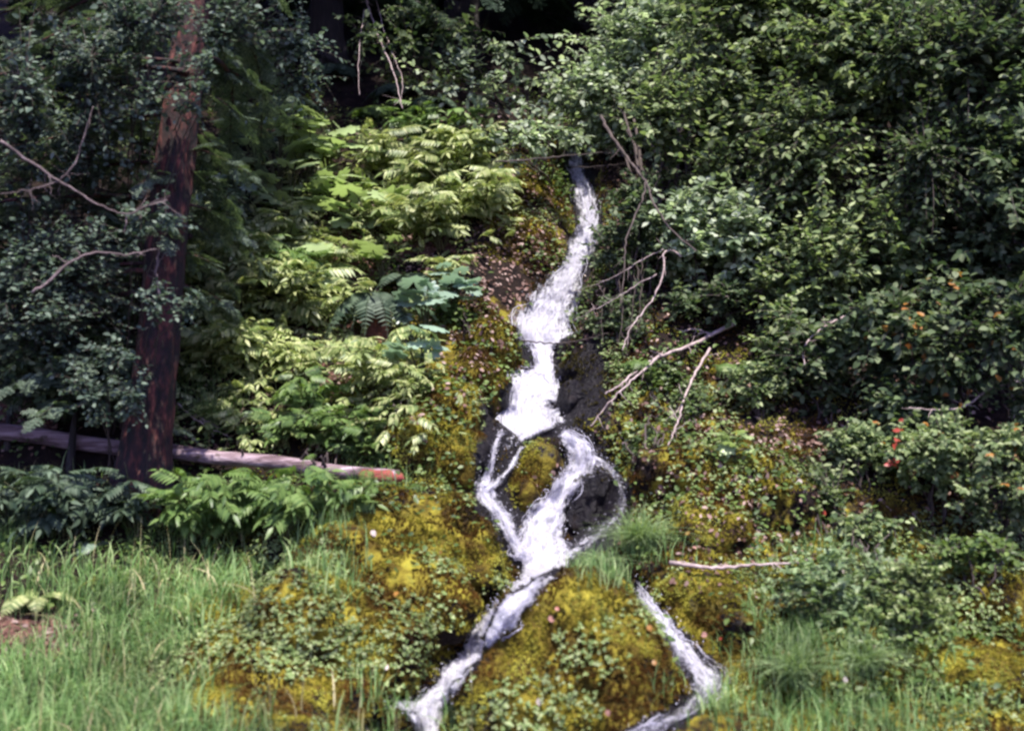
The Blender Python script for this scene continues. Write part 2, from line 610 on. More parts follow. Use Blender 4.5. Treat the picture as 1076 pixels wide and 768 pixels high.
M_LITTER = leafmat('litter_leaf', [(.04, .02, .016), (.11, .06, .048), (.20, .12, .10), (.34, .25, .22)], .15, .6, .2)

# ------------------------------------------------------------------ terrain
_py = np.array([-60, 3, 6.2, 7.8, 8.8, 9.9, 10.9, 11.8, 13, 15, 18, 25, 40, 75.0])
_pz = np.array([-.5, -.3, -.1, .63, 1.33, 2.41, 3.44, 4.39, 5.3, 6.6, 8.7, 13.2, 20.5, 27.0])
_fy = np.linspace(-60, 75, 13501)
_fz = np.interp(_fy, _py, _pz)
_k = np.exp(-np.linspace(-2, 2, 81) ** 2); _k /= _k.sum()
_fz = np.convolve(np.pad(_fz, 40, mode='edge'), _k, mode='valid')


def profile(y):
    return np.interp(y, _fy, _fz)


def hit_profile(u, v):
    d = pixdir(u, v)
    t = np.linspace(3, 40, 4000)
    p = CAM + d * t[:, None]
    below = p[:, 2] < profile(p[:, 1])
    i = np.argmax(below)
    return p[i]


# stream centre lines in the picture: (u, v, width px, foam density)
STREAM_MAIN = [(604, 160, 12, .6), (606, 178, 14, .66), (613, 200, 20, .66), (618, 222, 26, .64), (619, 240, 25, .7), (611, 260, 24, .75),
               (603, 278, 24, .75), (595, 295, 28, .75), (586, 311, 36, .68), (578, 328, 46, .75), (571, 345, 52, .8), (570, 357, 44, .8),
               (570, 368, 21, .85), (572, 383, 23, .9), (569, 396, 31, .95), (561, 410, 43, .95), (555, 423, 48, .95), (555, 437, 51, .95),
               (559, 447, 52, .9), (564, 458, 58, .8)]
STREAM_RIGHT = [(590, 455, 12, .8), (600, 462, 22, .75), (612, 474, 32, .68), (611, 486, 36, .62), (602, 500, 30, .72), (590, 516, 26, .8), (581, 532, 30, .85),
                (573, 548, 38, .85), (569, 562, 44, .88), (568, 578, 52, .85), (568, 593, 40, .9), (561, 606, 24, .9),
                (551, 623, 22, .9), (535, 640, 21, .9), (518, 657, 22, .9), (504, 674, 23, .9), (494, 691, 22, .9),
                (477, 708, 25, .9), (468, 725, 22, .9), (450, 742, 30, .9), (449, 756, 24, .92), (450, 785, 24, .9)]
STREAM_LOOP = [(612, 480, 13, .6), (630, 484, 14, .6), (643, 494, 12, .5), (653, 510, 11, .44), (655, 526, 10, .42), (650, 542, 12, .42), (637, 556, 14, .40),
               (620, 568, 18, .42), (604, 578, 22, .46), (588, 586, 20, .6)]
STREAM_THIN = [(528, 452, 10, .7), (521, 466, 9, .62), (518, 482, 8, .6), (514, 496, 10, .62), (508, 510, 16, .7), (512, 524, 20, .75), (523, 538, 20, .7), (533, 552, 18, .65),
               (540, 568, 16, .7), (549, 584, 18, .8)]
STREAM_SLANT = [(551, 466, 6, .6), (544, 478, 7, .6), (537, 490, 8, .62), (528, 501, 8, .62), (518, 510, 12, .7), (508, 518, 12, .7)]
STREAM_LOW = [(668, 612, 6, .42), (676, 626, 11, .6), (688, 642, 14, .72), (700, 658, 20, .76), (712, 674, 23, .74), (725, 690, 25, .70), (737, 705, 30, .66), (745, 718, 30, .62),
              (738, 732, 24, .56), (724, 745, 22, .5), (705, 755, 20, .5), (682, 766, 14, .45), (655, 776, 12, .4)]
STREAM_SPRAY = [(412, 738, 5, .6), (424, 741, 8, .7), (438, 742, 12, .8), (450, 744, 14, .85)]
STREAMS = [('waterfall', STREAM_MAIN), ('waterfall', STREAM_RIGHT), ('waterfall', STREAM_LOOP), ('waterfall', STREAM_THIN), ('waterfall', STREAM_SLANT), ('waterfall', STREAM_LOW), ('waterfall', STREAM_SPRAY)]

_cl = np.array([hit_profile(u, v)[:2] for S in (STREAM_MAIN, STREAM_RIGHT) for (u, v, w, f) in S])
_cl = _cl[np.argsort(_cl[:, 1])]
_low = np.array([hit_profile(u, v)[:2] for (u, v, w, f) in STREAM_LOW])


def H(x, y):
    x = np.asarray(x, float); y = np.asarray(y, float)
    z = profile(y).copy()
    cx = np.interp(y, _cl[:, 1], _cl[:, 0])
    lx = np.interp(y, _low[::-1, 1], _low[::-1, 0])
    z -= .26 * np.exp(-((x - lx) / .22) ** 2) * smooth(5.6, 6.2, y) * (1 - smooth(7.3, 7.9, y))
    on = smooth(5.0, 6.5, y) * (1 - smooth(12.5, 15, y))
    z -= .42 * np.exp(-((x - cx) / .34) ** 2) * on
    z += .22 * np.exp(-((np.abs(x - cx) - 1.0) / .5) ** 2) * on
    z += .25 * smooth(1.0, 3.0, x) * smooth(7.5, 8.6, y) * (1 - smooth(10, 12, y))
    z += .10 * smooth(-1.5, -3.5, x) * smooth(6.5, 9, y)
    P = np.stack([x, y, np.zeros_like(x)], -1)
    near = (1 - smooth(16, 22, y))
    z += .16 * fbm(P * 1.1, 3) * smooth(3, 7, y) + near * (.07 * fbm(P * 3.3 + 5, 3) + .03 * fbm(P * 11 + 9, 2)) + .5 * fbm(P * .18 + 3, 2) * (1 - near)
    return z


def axis(lo, a, b, hi, fine, coarse):
    return np.concatenate([np.arange(lo, a, coarse), np.arange(a, b, fine), np.arange(b, hi + .01, coarse)])


xs = axis(-70, -6.8, 6.8, 70, .045, 3.2)
ys = axis(-50, 4.6, 14.5, 74, .045, 2.4)
GX, GY = np.meshgrid(xs, ys)
GZ = H(GX, GY)
TV = np.stack([GX, GY, GZ], -1).reshape(-1, 3)
nx, ny = len(xs), len(ys)
ii, jj = np.meshgrid(np.arange(nx - 1), np.arange(ny - 1))
q = (jj * nx + ii).ravel()
TT = np.concatenate([np.stack([q, q + 1, q + nx + 1], -1), np.stack([q, q + nx + 1, q + nx], -1)])

# picture-space maps of what grows where: lists of (u, v, ru, rv, weight)
MOSS_ZONES = [(600, 690, 130, 110, 1), (430, 590, 130, 80, 1), (360, 680, 120, 90, .8), (485, 425, 75, 95, 1.3), (750, 520, 130, 100, .62), (720, 640, 60, 70, .9), (880, 640, 180, 130, .7),  # moss thinned on the bank by the fall; dark soil paints its shade
              (800, 720, 150, 80, .8), (1000, 700, 140, 120, .8), (560, 230, 60, 60, .55), (700, 430, 80, 70, .6), (240, 640, 60, 40, .6), (520, 350, 40, 40, .9), (300, 550, 80, 40, .6), (280, 660, 90, 70, 1), (250, 720, 90, 50, .8), (560, 500, 40, 45, .9)]
LITTER_ZONES = [(350, 270, 60, 45, .9), (375, 370, 60, 50, .9), (310, 250, 40, 25, .7), (440, 260, 50, 25, .6), (20, 670, 55, 22, 1.6), (25, 430, 40, 30, .9), (620, 200, 40, 40, .2), (480, 280, 50, 30, .35)]
WET_PTS = np.array([(u, v, w) for _, S in STREAMS for (u, v, w, f) in S])


def zmap(zones, u, v):
    o = np.zeros_like(u)
    for (a, b, ru, rv, w) in zones:
        o = np.maximum(o, w * np.exp(-(((u - a) / ru) ** 2 + ((v - b) / rv) ** 2) * .9))
    return o


_wd = np.concatenate([np.stack([np.interp(np.linspace(0, len(S) - 1, len(S) * 4), np.arange(len(S)), np.array(S)[:, c]) for c in range(3)], -1) for _, S in STREAMS])
WET_SHADE_EXTRA = [(622, 400, 24, 60, .95), (514, 440, 12, 40, .8), (636, 345, 30, 30, .6), (510, 480, 22, 30, .8), (640, 590, 22, 22, .6), (603, 415, 26, 55, 1.0), (625, 528, 34, 42, 1.0), (545, 540, 20, 30, .7), (518, 490, 18, 40, .7), (765, 655, 30, 50, .62), (725, 630, 30, 22, .55), (560, 440, 14, 12, .6), (600, 590, 40, 20, .6), (690, 350, 50, 60, .3), (445, 700, 25, 30, .5)]  # wet rock spots; the last one paints in the mound flank's shade


def wet_shade_map(u, v):
    o = zmap(WET_SHADE_EXTRA, u, v)
    m = (u > 380) & (u < 820) & (v > 130) & (v < 800)
    idx = np.nonzero(m)[0]
    for c in np.array_split(idx, max(1, len(idx) // 20000)):
        d = np.sqrt((u[c, None] - _wd[:, 0]) ** 2 + (v[c, None] - _wd[:, 1]) ** 2) - _wd[:, 2] * .5
        nz = np.clip(.75 + 1.5 * fbm(np.stack([u[c] / 26, v[c] / 26, u[c] * 0], -1), 3), .08, 2.2)
        o[c] = np.maximum(o[c], 1 - smooth(0, 12, d.min(1) / (nz * np.where((v[c] > 370) & (v[c] < 600), 1.6, np.where(v[c] < 370, 1.0, .5)))))
    return o


def zones_of(P):
    u, v, w = project(P)
    far = (P[:, 1] < 3)
    wet, moss, lit = wet_shade_map(u, v), zmap(MOSS_ZONES, u, v), zmap(LITTER_ZONES, u, v)
    z = np.stack([wet, moss, lit, np.ones_like(wet)], -1)
    z[far, :3] = 0
    return z


def set_zone(o, V, wetk=1.0):
    a = o.data.color_attributes.new('zone', 'FLOAT_COLOR', 'POINT')
    z = zones_of(V)
    z[:, 0] *= wetk
    a.data.foreach_set('color', z.astype(np.float32).ravel())


ground = ob('ground', TV, TT, M_GROUND)
tag(ground, kind='structure')
set_zone(ground, TV)
_fin = (TV[:, 1] > 3) & (TV[:, 1] < 60) & (np.abs(TV[:, 0]) < 40)
BV_T = BVHTree.FromPolygons([tuple(p) for p in TV], [tuple(t) for t in TT[_fin[TT].all(1)]])
BVHS = [BV_T]


def ray(u, v):
    d = Vector(pixdir(u, v))
    best = None
    for b in BVHS:
        p, n, i, t = b.ray_cast(Vector(CAM), d)
        if p is not None and (best is None or t < best[2]):
            best = (np.array(p), np.array(n), t)
    if best is None:
        best = (CAM + np.array(d) * 14, np.array([0, -.7, .7]), 14.0)
    if best[1] @ np.array(d) > 0:
        best = (best[0], -best[1], best[2])
    return best


def gp(u, v):
    return ray(u, v)[0]


def atd(u, v, dist):
    return CAM + pixdir(u, v) * dist


# ------------------------------------------------------------------ boulders and mossy mounds
def ico(sub=3):
    import bmesh
    bm = bmesh.new()
    bmesh.ops.create_icosphere(bm, subdivisions=sub, radius=1)
    V = np.array([v.co[:] for v in bm.verts]); T = np.array([[v.index for v in f.verts] for f in bm.faces])
    bm.free()
    return V, T


ICO = ico(3)
ROCKS = []


def boulder(name, label, cat, lumps, sink=.08, depth=1.0, vox=.035, amp=.05, group=None):
    """lumps: (u, v, ru, rv) ellipses in the picture, each a real ellipsoid set into the slope"""
    A = Acc()
    for (u, v, ru, rv, *dk) in lumps:
        p, n, t = ray_t(u, v)
        rx, rz = ru * t / F, rv * t / F
        ry = depth * .5 * (rx + rz) * (dk[0] if dk else 1)
        c = p + pixdir(u, v) * ry * sink
        V = ICO[0] * np.array([rx, ry, rz])
        # lean back with the slope
        a = math.radians(28)
        R = np.array([[1, 0, 0], [0, math.cos(a), math.sin(a)], [0, -math.sin(a), math.cos(a)]])
        A.add(V @ R + c, ICO[1])
    tmp = A.build('tmp', None)
    md = tmp.modifiers.new('r', 'REMESH'); md.mode = 'VOXEL'; md.voxel_size = vox
    dg = bpy.context.evaluated_depsgraph_get()
    me = bpy.data.meshes.new_from_object(tmp.evaluated_get(dg))
    me.calc_loop_triangles()
    V = np.empty(len(me.vertices) * 3, np.float32); me.vertices.foreach_get('co', V); V = V.reshape(-1, 3).astype(float)
    T = np.empty(len(me.loop_triangles) * 3, np.int32); me.loop_triangles.foreach_get('vertices', T); T = T.reshape(-1, 3)
    bpy.data.objects.remove(tmp); bpy.data.meshes.remove(me)
    # relax then roughen
    for _ in range(3):
        s = np.zeros_like(V); c = np.zeros(len(V))
        for a, b in ((0, 1), (1, 2), (2, 0)):
            np.add.at(s, T[:, a], V[T[:, b]]); np.add.at(c, T[:, a], 1)
        V = .5 * V + .5 * s / np.maximum(c, 1)[:, None]
    n = vnormals(V, T)
    V = V + n * (amp * 2.0 * fbm(V * 3.0, 3) + amp * 1.3 * fbm(V * 9 + 4, 3))[:, None]
    if name == 'wet_rock':
        V = V + n * (.07 * (.5 - np.abs(fbm(V * 5.5 + 2, 3)) * 2) )[:, None]
    o = ob(name, V, T, M_GROUND)
    set_zone(o, V, .35 if name == 'mossy_rock' else 1.0)
    recentre(o)
    tag(o, label, cat, group)
    ROCKS.append((V, T))
    BVHS.append(BVHTree.FromPolygons([tuple(p) for p in V], [tuple(t) for t in T]))
    return o


def ray_t(u, v):
    d = Vector(pixdir(u, v))
    p, n, i, t = BV_T.ray_cast(Vector(CAM), d)
    return np.array(p), np.array(n), t


def vnormals(V, T):
    fn = np.cross(V[T[:, 1]] - V[T[:, 0]], V[T[:, 2]] - V[T[:, 0]])
    n = np.zeros_like(V)
    for k in range(3):
        np.add.at(n, T[:, k], fn)
    return nrm(n)


boulder('mossy_boulder', 'big golden mossy mound parting the two lowest streams', 'boulder',
        [(596, 690, 92, 78), (560, 738, 82, 52), (648, 716, 58, 66), (590, 640, 40, 42), (622, 634, 40, 36), (520, 762, 50, 24), (640, 762, 60, 26)], -.10, 1.0)
boulder('mossy_boulder', 'broad mossy mound sloping down to the lowest white chute, under the log end', 'boulder',
        [(455, 568, 66, 46), (398, 556, 66, 40), (492, 604, 38, 34), (430, 634, 70, 48), (370, 600, 64, 46), (395, 690, 50, 44), (330, 650, 60, 46), (320, 580, 44, 32), (370, 742, 30, 26), (412, 760, 24, 16)], -.12, 1.0)
boulder('mossy_boulder', 'olive mossy outcrop beside the middle of the fall, below the blue-green leaves', 'boulder',
        [(518, 366, 26, 34), (496, 404, 38, 36), (470, 440, 42, 40), (478, 482, 36, 30), (440, 470, 36, 36), (430, 420, 36, 30)], -.22, 1.05)
boulder('mossy_rock', 'small green mossy rock wrapped by white water in mid fall', 'rock',
        [(566, 498, 25, 36), (576, 474, 22, 16), (553, 524, 14, 24)], .15, .95, .022, .03)
boulder('wet_rock', 'rounded black wet rock inside the loop of thin water', 'rock',
        [(623, 528, 25, 33), (612, 548, 18, 22)], .3, .9, .025, .018)
boulder('wet_rock', 'narrow black wet rock face standing along the upper chute', 'rock',
        [(601, 392, 13, 26), (604, 424, 17, 24), (610, 366, 20, 18)], .7, .9, .025, .02)
boulder('mossy_boulder', 'brown mossy bank hump under the leaning bare branch', 'boulder',
        [(716, 512, 54, 46), (776, 520, 58, 50), (746, 560, 56, 32), (830, 540, 40, 40), (700, 470, 40, 30)], .25, .85)
boulder('mossy_boulder', 'yellow mossy lump below the long thin stick on the bank', 'boulder',
        [(720, 622, 30, 18), (752, 640, 30, 30), (778, 676, 20, 40), (690, 600, 22, 14)], .5, .8, .03)
boulder('mossy_boulder', 'low mossy hummock under the clover at the lower corner of the bank', 'boulder',
        [(930, 700, 90, 60), (1010, 650, 80, 60), (860, 720, 70, 50), (1040, 730, 60, 50), (850, 620, 60, 40)], .4, .7, .04)
boulder('clay_mound', 'bare orange clay hump at the edge of the tall grass', 'mound', [(14, 672, 48, 22), (-20, 680, 40, 26)], .35, .8, .03, .03)
boulder('mossy_hummock', 'small rusty moss hummock amid the grass near the mossy mound', 'hummock', [(238, 640, 36, 22), (212, 655, 26, 18)], .4, .9, .03, .03)

# ------------------------------------------------------------------ water
def rdir_(n):
    return nrm(rng.standard_normal((n, 3)))


def build_stream(S, lift=.05, seed=0):
    S = np.array(S, float)
    seg = np.r_[0, np.cumsum(np.hypot(np.diff(S[:, 0]), np.diff(S[:, 1])))]
    m = int(seg[-1] / 2.2) + 2
    q = np.linspace(0, seg[-1], m)
    C = np.stack([np.interp(q, seg, S[:, c]) for c in range(4)], -1)
    for _ in range(3):
        C[1:-1] = .25 * C[:-2] + .5 * C[1:-1] + .25 * C[2:]
    tg = np.gradient(C[:, :2], axis=0)
    tg /= np.linalg.norm(tg, axis=1)[:, None]
    pr = np.stack([-tg[:, 1], tg[:, 0]], -1)
    k = 15
    a = np.linspace(-.5, .5, k)
    r = np.random.default_rng(seed)
    wob = 1 + .34 * r.standard_normal(m); wob = wob + .5 * fbm(np.stack([q / 38, q * 0 + seed * 3.1, q * 0], -1), 3); wob = np.convolve(np.pad(wob, 2, mode='edge'), np.ones(5) / 5, 'valid')
    wid = C[:, 2] * 1.12 * wob
    U = C[:, None, 0] + pr[:, None, 0] * a * wid[:, None]
    W = C[:, None, 1] + pr[:, None, 1] * a * wid[:, None]
    D = np.empty((m, k))
    for i in range(m):
        for j in range(k):
            D[i, j] = ray(U[i, j], W[i, j])[2]
    for _ in range(10):
        E = np.pad(D, 1, mode='edge')
        D = np.minimum(D, (E[:-2, 1:-1] + E[2:, 1:-1] + E[1:-1, :-2] + E[1:-1, 2:]) / 4) * .6 + .4 * (E[:-2, 1:-1] + E[2:, 1:-1] + E[1:-1, :-2] + E[1:-1, 2:]) / 4
    D -= lift + .03 * np.cos(a * PI)[None]
    V = np.empty((m, k, 3))
    for i in range(m):
        for j in range(k):
            V[i, j] = CAM + pixdir(U[i, j], W[i, j]) * D[i, j]
    scale = D.mean() / F
    flow = np.stack([np.broadcast_to(a[None] * wid[:, None] * scale, (m, k)) + seed * 3.7, np.broadcast_to(np.r_[0, np.cumsum(np.linalg.norm(np.diff(V[:, k // 2], axis=0), axis=1))][:, None], (m, k))], -1)
    tt_ = np.minimum(q, seg[-1] - q)
    endf = (1 - smooth(0, 9, tt_ + rng.normal(0, 1.0, m)))
    nzb = .18 * fbm(np.stack(np.broadcast_arrays(a[None] * 9, q[:, None] / 14, np.full((1, 1), seed * 1.7)), -1), 3)
    edge = np.stack([np.maximum(np.broadcast_to(np.abs(a * 2)[None], (m, k)) + nzb * 1.6, endf[:, None] * 1.05), np.broadcast_to(C[:, 3][:, None], (m, k))], -1)
    nz = fbm(np.concatenate([flow * np.array([22, 7]), np.zeros((m, k, 1))], -1), 3)
    V[..., 1] -= .055 * nz * (1 - np.abs(a * 2) ** 4)[None]
    V[..., 2] += .02 * nz
    ii, jj = np.meshgrid(np.arange(k - 1), np.arange(m - 1))
    qd = (jj * k + ii).ravel()
    T = np.concatenate([np.stack([qd, qd + 1, qd + k + 1], -1), np.stack([qd, qd + k + 1, qd + k], -1)])
    return V.reshape(-1, 3), T, flow.reshape(-1, 2), edge.reshape(-1, 2)


A = Acc(); FL, EG, GRIDS = [], [], []
for si, (nm, S) in enumerate(STREAMS):
    V, T, fl, eg = build_stream(S, .05 + .006 * si, si)
    A.add(V, T); FL.append(fl); EG.append(eg); GRIDS.append((V.reshape(-1, 15, 3), S))
for si, (nm, S) in enumerate(STREAMS[:4] + STREAMS[5:6]):
    S2 = [(u, v, w * .82, max(.3, f - .16)) for (u, v, w, f) in S]
    V, T, fl, eg = build_stream(S2, .10, 20 + si)
    A.add(V, T); FL.append(fl); EG.append(eg)
water = A.build('water', M_WATER)
tag(water, kind='structure')
FL, EG = np.concatenate(FL), np.concatenate(EG)
li = np.empty(len(water.data.loops), np.int32); water.data.loops.foreach_get('vertex_index', li)
for nm, arr in (('flow', FL), ('edge', EG)):
    uvl = water.data.uv_layers.new(name=nm)
    uvl.data.foreach_set('uv', arr[li].astype(np.float32).ravel())
WATER_V = np.concatenate(A.V)
_e = EG[:, 0]
_i = rng.choice(len(WATER_V), 3000, p=(EG[:, 1] ** 2 * (.35 + _e)) / (EG[:, 1] ** 2 * (.35 + _e)).sum())
_p = WATER_V[_i] + rng.normal(0, 1, (3000, 3)) * np.array([.022, .02, .022]) + np.array([0, -.03, .02])
OCT = (np.array([[1, 0, 0], [-1, 0, 0], [0, 1, 0], [0, -1, 0], [0, 0, 1.6], [0, 0, -1.6]], float), np.array([[0, 2, 4], [2, 1, 4], [1, 3, 4], [3, 0, 4], [2, 0, 5], [1, 2, 5], [3, 1, 5], [0, 3, 5]]))
A = Acc()
A.add(*inst(OCT, _p, frames(rdir_(3000), rdir_(3000)), rng.uniform(.0015, .0045, 3000)))
for gi, (G, S) in enumerate(GRIDS):
    m_ = len(G)
    ns = int(m_ * .8) if gi < 2 else (int(m_ * .3) if gi == 5 else 0)
    for _ in range(ns):
        n_ = int(rng.uniform(4, 17)); n_ = min(n_, m_ - 1)
        i0 = rng.integers(0, m_ - n_)
        a0 = np.clip(rng.normal(0, .30), -.54, .54)
        kk = 9
        row = np.linspace(i0, i0 + n_, kk); col = (a0 + np.cumsum(rng.normal(0, .022, kk)) + .5) * 14
        r0_ = np.clip(row.astype(int), 0, m_ - 2); c0_ = np.clip(np.floor(col).astype(int), 0, 13)
        fr, fc = (row - r0_)[:, None], (col - c0_)[:, None]
        p_ = (G[r0_, c0_] * (1 - fc) + G[r0_, c0_ + 1] * fc) * (1 - fr) + (G[r0_ + 1, c0_] * (1 - fc) + G[r0_ + 1, c0_ + 1] * fc) * fr
        off = rng.uniform(.0, .05)
        p_ = p_ + np.array([0, -.8, .6]) * off * np.sin(np.linspace(0, PI, kk))[:, None] + rng.normal(0, .004, (kk, 3))
        A.add(*tubes(p_[None], (rng.uniform(.0010, .0034) * np.sin(np.linspace(.25, PI - .1, kk)) ** .6)[None], 4, False))
foam = A.build('water_spray', leafmat('spray_drop', [(.70, .68, .80), (.85, .84, .92)], .4, .2, .5, (1, 1, 1), 1))
tag(foam, kind='stuff')

# ------------------------------------------------------------------ surface samples for low growth
_ex = (TV[:, 1] > 4.7) & (TV[:, 1] < 14.4) & (np.abs(TV[:, 0]) < 6.7)
_tt = TT[_ex[TT].all(1)]


def sample_surfaces(n, terr=True, rocks=True):
    pools = ([(TV, _tt)] if terr else []) + (ROCKS if rocks else [])
    areas, P, Nn = [], [], []
    Ps, Ns, Is = [], [], []
    tri = [(V[T[:, 0]], V[T[:, 1]], V[T[:, 2]]) for V, T in pools]
    ar = [np.linalg.norm(np.cross(b - a, c - a), axis=1) * .5 for a, b, c in tri]
    tot = sum(x.sum() for x in ar)
    for (a, b, c), s in zip(tri, ar):
        k = int(n * s.sum() / tot)
        idx = rng.choice(len(s), k, p=s / s.sum())
        r1, r2 = np.sqrt(rng.random(k)), rng.random(k)
        p = (1 - r1)[:, None] * a[idx] + (r1 * (1 - r2))[:, None] * b[idx] + (r1 * r2)[:, None] * c[idx]
        nn = nrm(np.cross(b[idx] - a[idx], c[idx] - a[idx]))
        Ps.append(p); Ns.append(nn); Is.append(np.full(k, len(Is)))
    P, Nn, I = np.concatenate(Ps), np.concatenate(Ns), np.concatenate(Is)
    # drop what lies under a boulder or inside the ground
    up = Nn[:, 2] > -.3
    h = H(P[:, 0], P[:, 1])
    keep = up & ((I == 0) | (P[:, 2] > h - .02))
    P, Nn, I = P[keep], Nn[keep], I[keep]
    return P, Nn


SUR_P, SUR_N = sample_surfaces(900000)
SUR_U, SUR_V, SUR_W = project(SUR_P)
_in = (SUR_U > -150) & (SUR_U < 1226) & (SUR_V < 900)
SUR_P, SUR_N, SUR_U, SUR_V = SUR_P[_in], SUR_N[_in], SUR_U[_in], SUR_V[_in]
SUR_WET = wet_shade_map(SUR_U, SUR_V) * (1 - .75 * zmap([(566, 496, 24, 38, 1.0)], SUR_U, SUR_V))


def pick(zones, n, avoid_wet=True, patch=None):
    w = zmap(zones, SUR_U, SUR_V)
    if avoid_wet:
        w = w * (1 - smooth(.35, .8, SUR_WET))
    if patch:
        w = w * smooth(patch[1], patch[1] + .25, fbm(SUR_P * patch[0] + 31, 3) * .5 + .5)
    w = w * (1 - .9 * zmap([(8, 668, 46, 24, 1.0)], SUR_U, SUR_V))
    w = np.where(w < .06, 0, w)
    n = min(n, int((w > 0).sum() * .8))
    i = rng.choice(len(w), n, replace=False, p=w / w.sum())
    return SUR_P[i], SUR_N[i]


def rdir(n):
    return nrm(rng.standard_normal((n, 3)))


# moss: short tufts over everything mossy
MT = merge_t([place_t(t_blade(.22, [0, .5, 1], [.6, 1, 0], .0, .1), (0, 0, 0), (math.cos(a) * .55, math.sin(a) * .55, 1), (math.cos(a), math.sin(a), -.3), 1) for a in (0, 1.5, 3.1, 4.6)])


def scatter_up(tmpl, P, Nn, smin, smax, tilt=.5):
    """template's +Z axis follows the surface normal"""
    n = len(P)
    z = nrm(Nn + tilt * rdir(n) + np.array([0, 0, .3]))
    d = nrm(np.cross(z, rdir(n)))
    x = np.cross(d, z)
    return inst(tmpl, P, np.stack([x, d, z], -1), rng.uniform(smin, smax, n))


A = Acc()
P, Nn = pick(MOSS_ZONES, 150000, True, (3.0, .30))
A.add(*scatter_up(MT, P, Nn, .007, .024))
o = A.build('moss', M_MOSS); tag(o, kind='stuff')
A = Acc()
P, Nn = pick([(560, 400, 110, 220, 1), (650, 420, 90, 160, .8), (480, 470, 80, 90, .5), (600, 560, 90, 80, .8)], 14000, False, (3, .4))
dw = wet_shade_map(*project(P)[:2])
keep = (dw < .85) | (rng.random(len(dw)) < .4)
A.add(*scatter_up(MT, P[keep], Nn[keep], .012, .03))
o = A.build('dark_moss', M_WETMOSS); tag(o, kind='stuff')

# clover and other small ground cover
CLOVER_ZONES = [(560, 500, 26, 36, 1), (572, 478, 20, 14, 1), (400, 640, 90, 70, 1), (440, 600, 60, 40, .7), (560, 690, 60, 40, 1), (545, 735, 60, 40, 1), (600, 655, 24, 24, .35), (505, 610, 26, 28, 1), (470, 560, 60, 40, .4), (570, 505, 30, 40, .7), (780, 500, 70, 60, .5), (730, 560, 60, 40, .4),
                (850, 470, 60, 60, .8), (660, 400, 60, 60, .7), (920, 640, 120, 80, 1), (1020, 620, 90, 80, .8), (840, 600, 60, 40, .9), (960, 730, 120, 50, .8), (310, 600, 90, 60, 1), (240, 640, 90, 60, 1), (300, 690, 80, 60, 1), (220, 700, 120, 50, .7), (120, 600, 140, 60, .4), (330, 740, 60, 40, .8), (700, 590, 40, 30, .6),
                (400, 380, 40, 50, .6), (500, 420, 30, 30, .35), (560, 260, 50, 80, .5), (690, 640, 30, 25, .6)]
A = Acc()
P, Nn = pick(CLOVER_ZONES, 22000, True, (2.4, .44))
P = P + Nn * rng.uniform(.015, .06, len(P))[:, None]
A.add(*scatter_up(CLOVER, P, nrm(Nn + np.array([.1, -.3, .6])), .013, .036, .45))
o = A.build('clover_ground_cover', M_CLOVER); tag(o, kind='stuff')

COVER_ZONES = [(300, 420, 260, 120, .8), (150, 420, 220, 140, .8), (720, 330, 150, 90, .9), (900, 420, 220, 130, .8), (740, 480, 120, 80, .3), (370, 330, 80, 120, .6), (560, 220, 100, 120, .8), (500, 120, 300, 120, .7), (200, 150, 250, 150, .7), (850, 150, 300, 200, .8), (350, 520, 120, 50, .6),
               (900, 640, 160, 100, .7), (640, 300, 50, 90, .8)]
A = Acc()
P, Nn = pick(COVER_ZONES + [(100, 60, 300, 90, .9), (420, 40, 200, 80, .6), (900, 60, 300, 100, 1), (330, 100, 160, 60, .4)], 30000, True, (1.5, .38))
P = P + Nn * rng.uniform(.02, .12, len(P))[:, None]
n = len(P)
d = nrm(rdir(n) * np.array([1, 1, .35]) + np.array([0, -.3, -.1]))
A.add(*inst(OVATE, P, frames(d, nrm(Nn + .5 * rdir(n) + np.array([.1, -.3, .8]))), rng.uniform(.024, .062, n)))
o = A.build('undergrowth', M_COVER); tag(o, kind='stuff')

A = Acc()
P, Nn = pick([(270, 340, 90, 80, 1), (420, 220, 80, 50, .8), (330, 300, 60, 70, .45), (350, 440, 90, 40, .6), (250, 440, 70, 40, .6), (300, 215, 70, 40, .5), (400, 390, 40, 40, .5)], 2400, True, (1.8, .25))
n = len(P)
P = P + np.array([0, -.05, 1.0]) * rng.uniform(.03, .26, n)[:, None]
d = nrm(rdir(n) * np.array([1, .8, .4]) + np.array([0, -.35, .1]))
A.add(*inst(PINNATE, P, frames(d, nrm(UP_ + .4 * rdir(n) + np.array([0, -.3, 0]))), rng.uniform(.09, .21, n)))
o = A.build('leafy_undergrowth', M_YELLOW); tag(o, kind='stuff')

# leaf litter on the bare soil
A = Acc()
P, Nn = pick(LITTER_ZONES + [(500, 280, 200, 120, .35), (800, 480, 200, 120, .25), (300, 430, 120, 40, .4)], 9000, True)
n = len(P)
A.add(*inst(OVATE, P + Nn * .012, frames(np.cross(Nn, rdir(n)), nrm(Nn + .45 * rdir(n))), rng.uniform(.02, .055, n)))
o = A.build('leaf_litter', M_LITTER); tag(o, kind='stuff')


